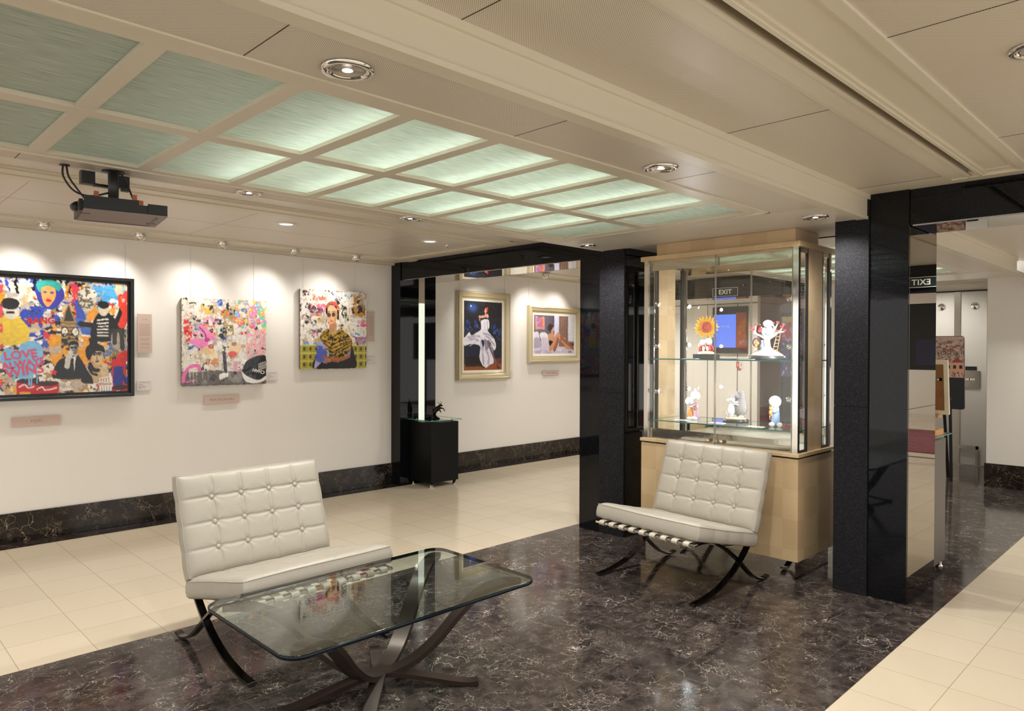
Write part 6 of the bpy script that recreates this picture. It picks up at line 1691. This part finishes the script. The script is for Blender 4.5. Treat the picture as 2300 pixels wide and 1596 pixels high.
t = thing('black_kiosk', 'tall black kiosk with framed prints, seen only in the mirrored pillar side', 'kiosk', (9.9, 0.0, 0))
b = MB(); b.bbox(0, -0.75, 1.22, 0.35, 0.85, 2.05, M_BLACKPL, 0.004); b.box(0.1, -0.6, 0, 0.2, -0.5, 1.22, M_BLACKPL); b.box(0.1, 0.6, 0, 0.2, 0.7, 1.22, M_BLACKPL); b.build('body', t)
for y in (-0.45, -0.05, 0.40):
    b = MB(); b.box(-0.012, y-0.13, 1.28, 0.0, y+0.13, 1.6, simple('navy_print', rgb(40, 44, 78), 0.4)); b.build('framed_print', t)

# ------------------------------------------------------------------ black bracket on the low ceiling's edge
t = thing('ceiling_bracket', 'black tray on a short pole with hanging cables, fixed under the low ceiling', 'bracket', (0.957, 3.50, ZL))
b = MB(); b.lathe([(0.046, 0.0), (0.046, -0.004), (0.022, -0.006), (0.0205, -0.15), (0.024, -0.152), (0.024, -0.160)], M_BLACKPL, n=26); b.build('pole', t)
rot = Matrix.Translation((0.030, 0.015, 0)) @ Matrix.Rotation(math.radians(-9), 4, 'Z')
b = MB(); zb, ztp = -0.205, -0.160
pts = [(-0.165, -0.16), (0.165, -0.16), (0.165, 0.16), (-0.165, 0.16)]
b.prism([(-0.150, -0.155), (0.165, -0.155), (0.165, 0.165), (-0.150, 0.165)], -0.196, -0.160, M_BLACKPL, M=rot); b.build('tray', t)
b = MB(); b.prism([(-0.152, -0.158), (0.168, -0.158), (0.168, 0.168), (-0.152, 0.168)], -0.202, -0.197, M_TRAYBOT, M=rot)
for a in ((-0.13, 0.135, 0.14, 0.145), (0.130, -0.10, 0.140, 0.145), (0.115, 0.060, 0.155, 0.068), (-0.155, -0.06, -0.12, -0.052)): b.prism([(a[0], a[1]), (a[2], a[1]), (a[2], a[3]), (a[0], a[3])], -0.2035, -0.200, M_BLACKPL, M=rot)
b.build('tray_underside', t)
b = MB()
for (xa, ya, xb, yb, h0, h1) in ((-0.150, -0.160, 0.055, -0.148, -0.196, -0.142), (0.09, -0.160, 0.168, -0.148, -0.196, -0.152)): b.prism([(xa, ya), (xb, ya), (xb, yb), (xa, yb)], h0, h1, M_BLACKPL, M=rot)
b.prism([(-0.165, -0.11), (-0.150, -0.11), (-0.150, 0.165), (-0.165, 0.165)], -0.20, -0.150, M_BLACKPL, M=rot); b.build('tray_rim', t)
b = MB(); b.lathe([(0.018, -0.02), (0.020, -0.018), (0.020, 0.018), (0.018, 0.02)], M_BLACKPL, c=rot @ Vector((-0.168, 0.0, -0.168)), n=18, M=Matrix.Rotation(PI/2, 3, 'X')); b.build('hinge_barrel', t)
for (x, y) in ((-0.085, -0.11), (0.060, -0.115)):
    b = MB(); p = rot @ Vector((x, y, 0)); b.bbox(p.x-0.016, p.y-0.012, -0.160, p.x+0.016, p.y+0.012, -0.134, M_COPPER, 0.002); b.box(p.x-0.026, p.y-0.004, -0.140, p.x-0.008, p.y+0.004, -0.112, M_COPPER); b.build('copper_clip', t)
b = MB(); b.bbox(-0.112, 0.052, -0.058, -0.058, 0.095, 0.0, M_BLACKPL, 0.002); b.bbox(0.030, 0.052, -0.055, 0.082, 0.095, 0.0, M_BLACKPL, 0.002); b.box(-0.06, 0.06, -0.062, 0.03, 0.085, -0.05, M_BLACKPL); b.bbox(0.042, 0.02, -0.075, 0.074, 0.05, -0.058, M_BLACKPL, 0.003); b.box(0.05, 0.045, -0.06, 0.066, 0.055, -0.05, M_BLACKPL); b.build('junction_box', t)
for pts in ([(-0.190, 0.02, 0.0), (-0.188, 0.02, -0.05), (-0.150, 0.015, -0.105), (-0.09, 0.01, -0.120), (-0.02, 0.0, -0.098)], [(-0.178, 0.015, 0.0), (-0.170, 0.01, -0.05), (-0.140, 0.0, -0.10), (-0.105, -0.01, -0.150)], [(0.030, 0.0, 0.0), (0.062, 0.02, -0.045), (0.088, 0.03, -0.10), (0.105, 0.01, -0.155)]):
    b = MB(); b.tube(arc_pts(pts, 30), 0.0042, M_CABLE, 8); b.build('cable', t)
b = MB(); b.lathe([(0.020, 0.0), (0.020, -0.003), (0.001, -0.004)], M_CABLE, c=(-0.184, 0.018, 0), n=16); b.build('cable_grommet', t)
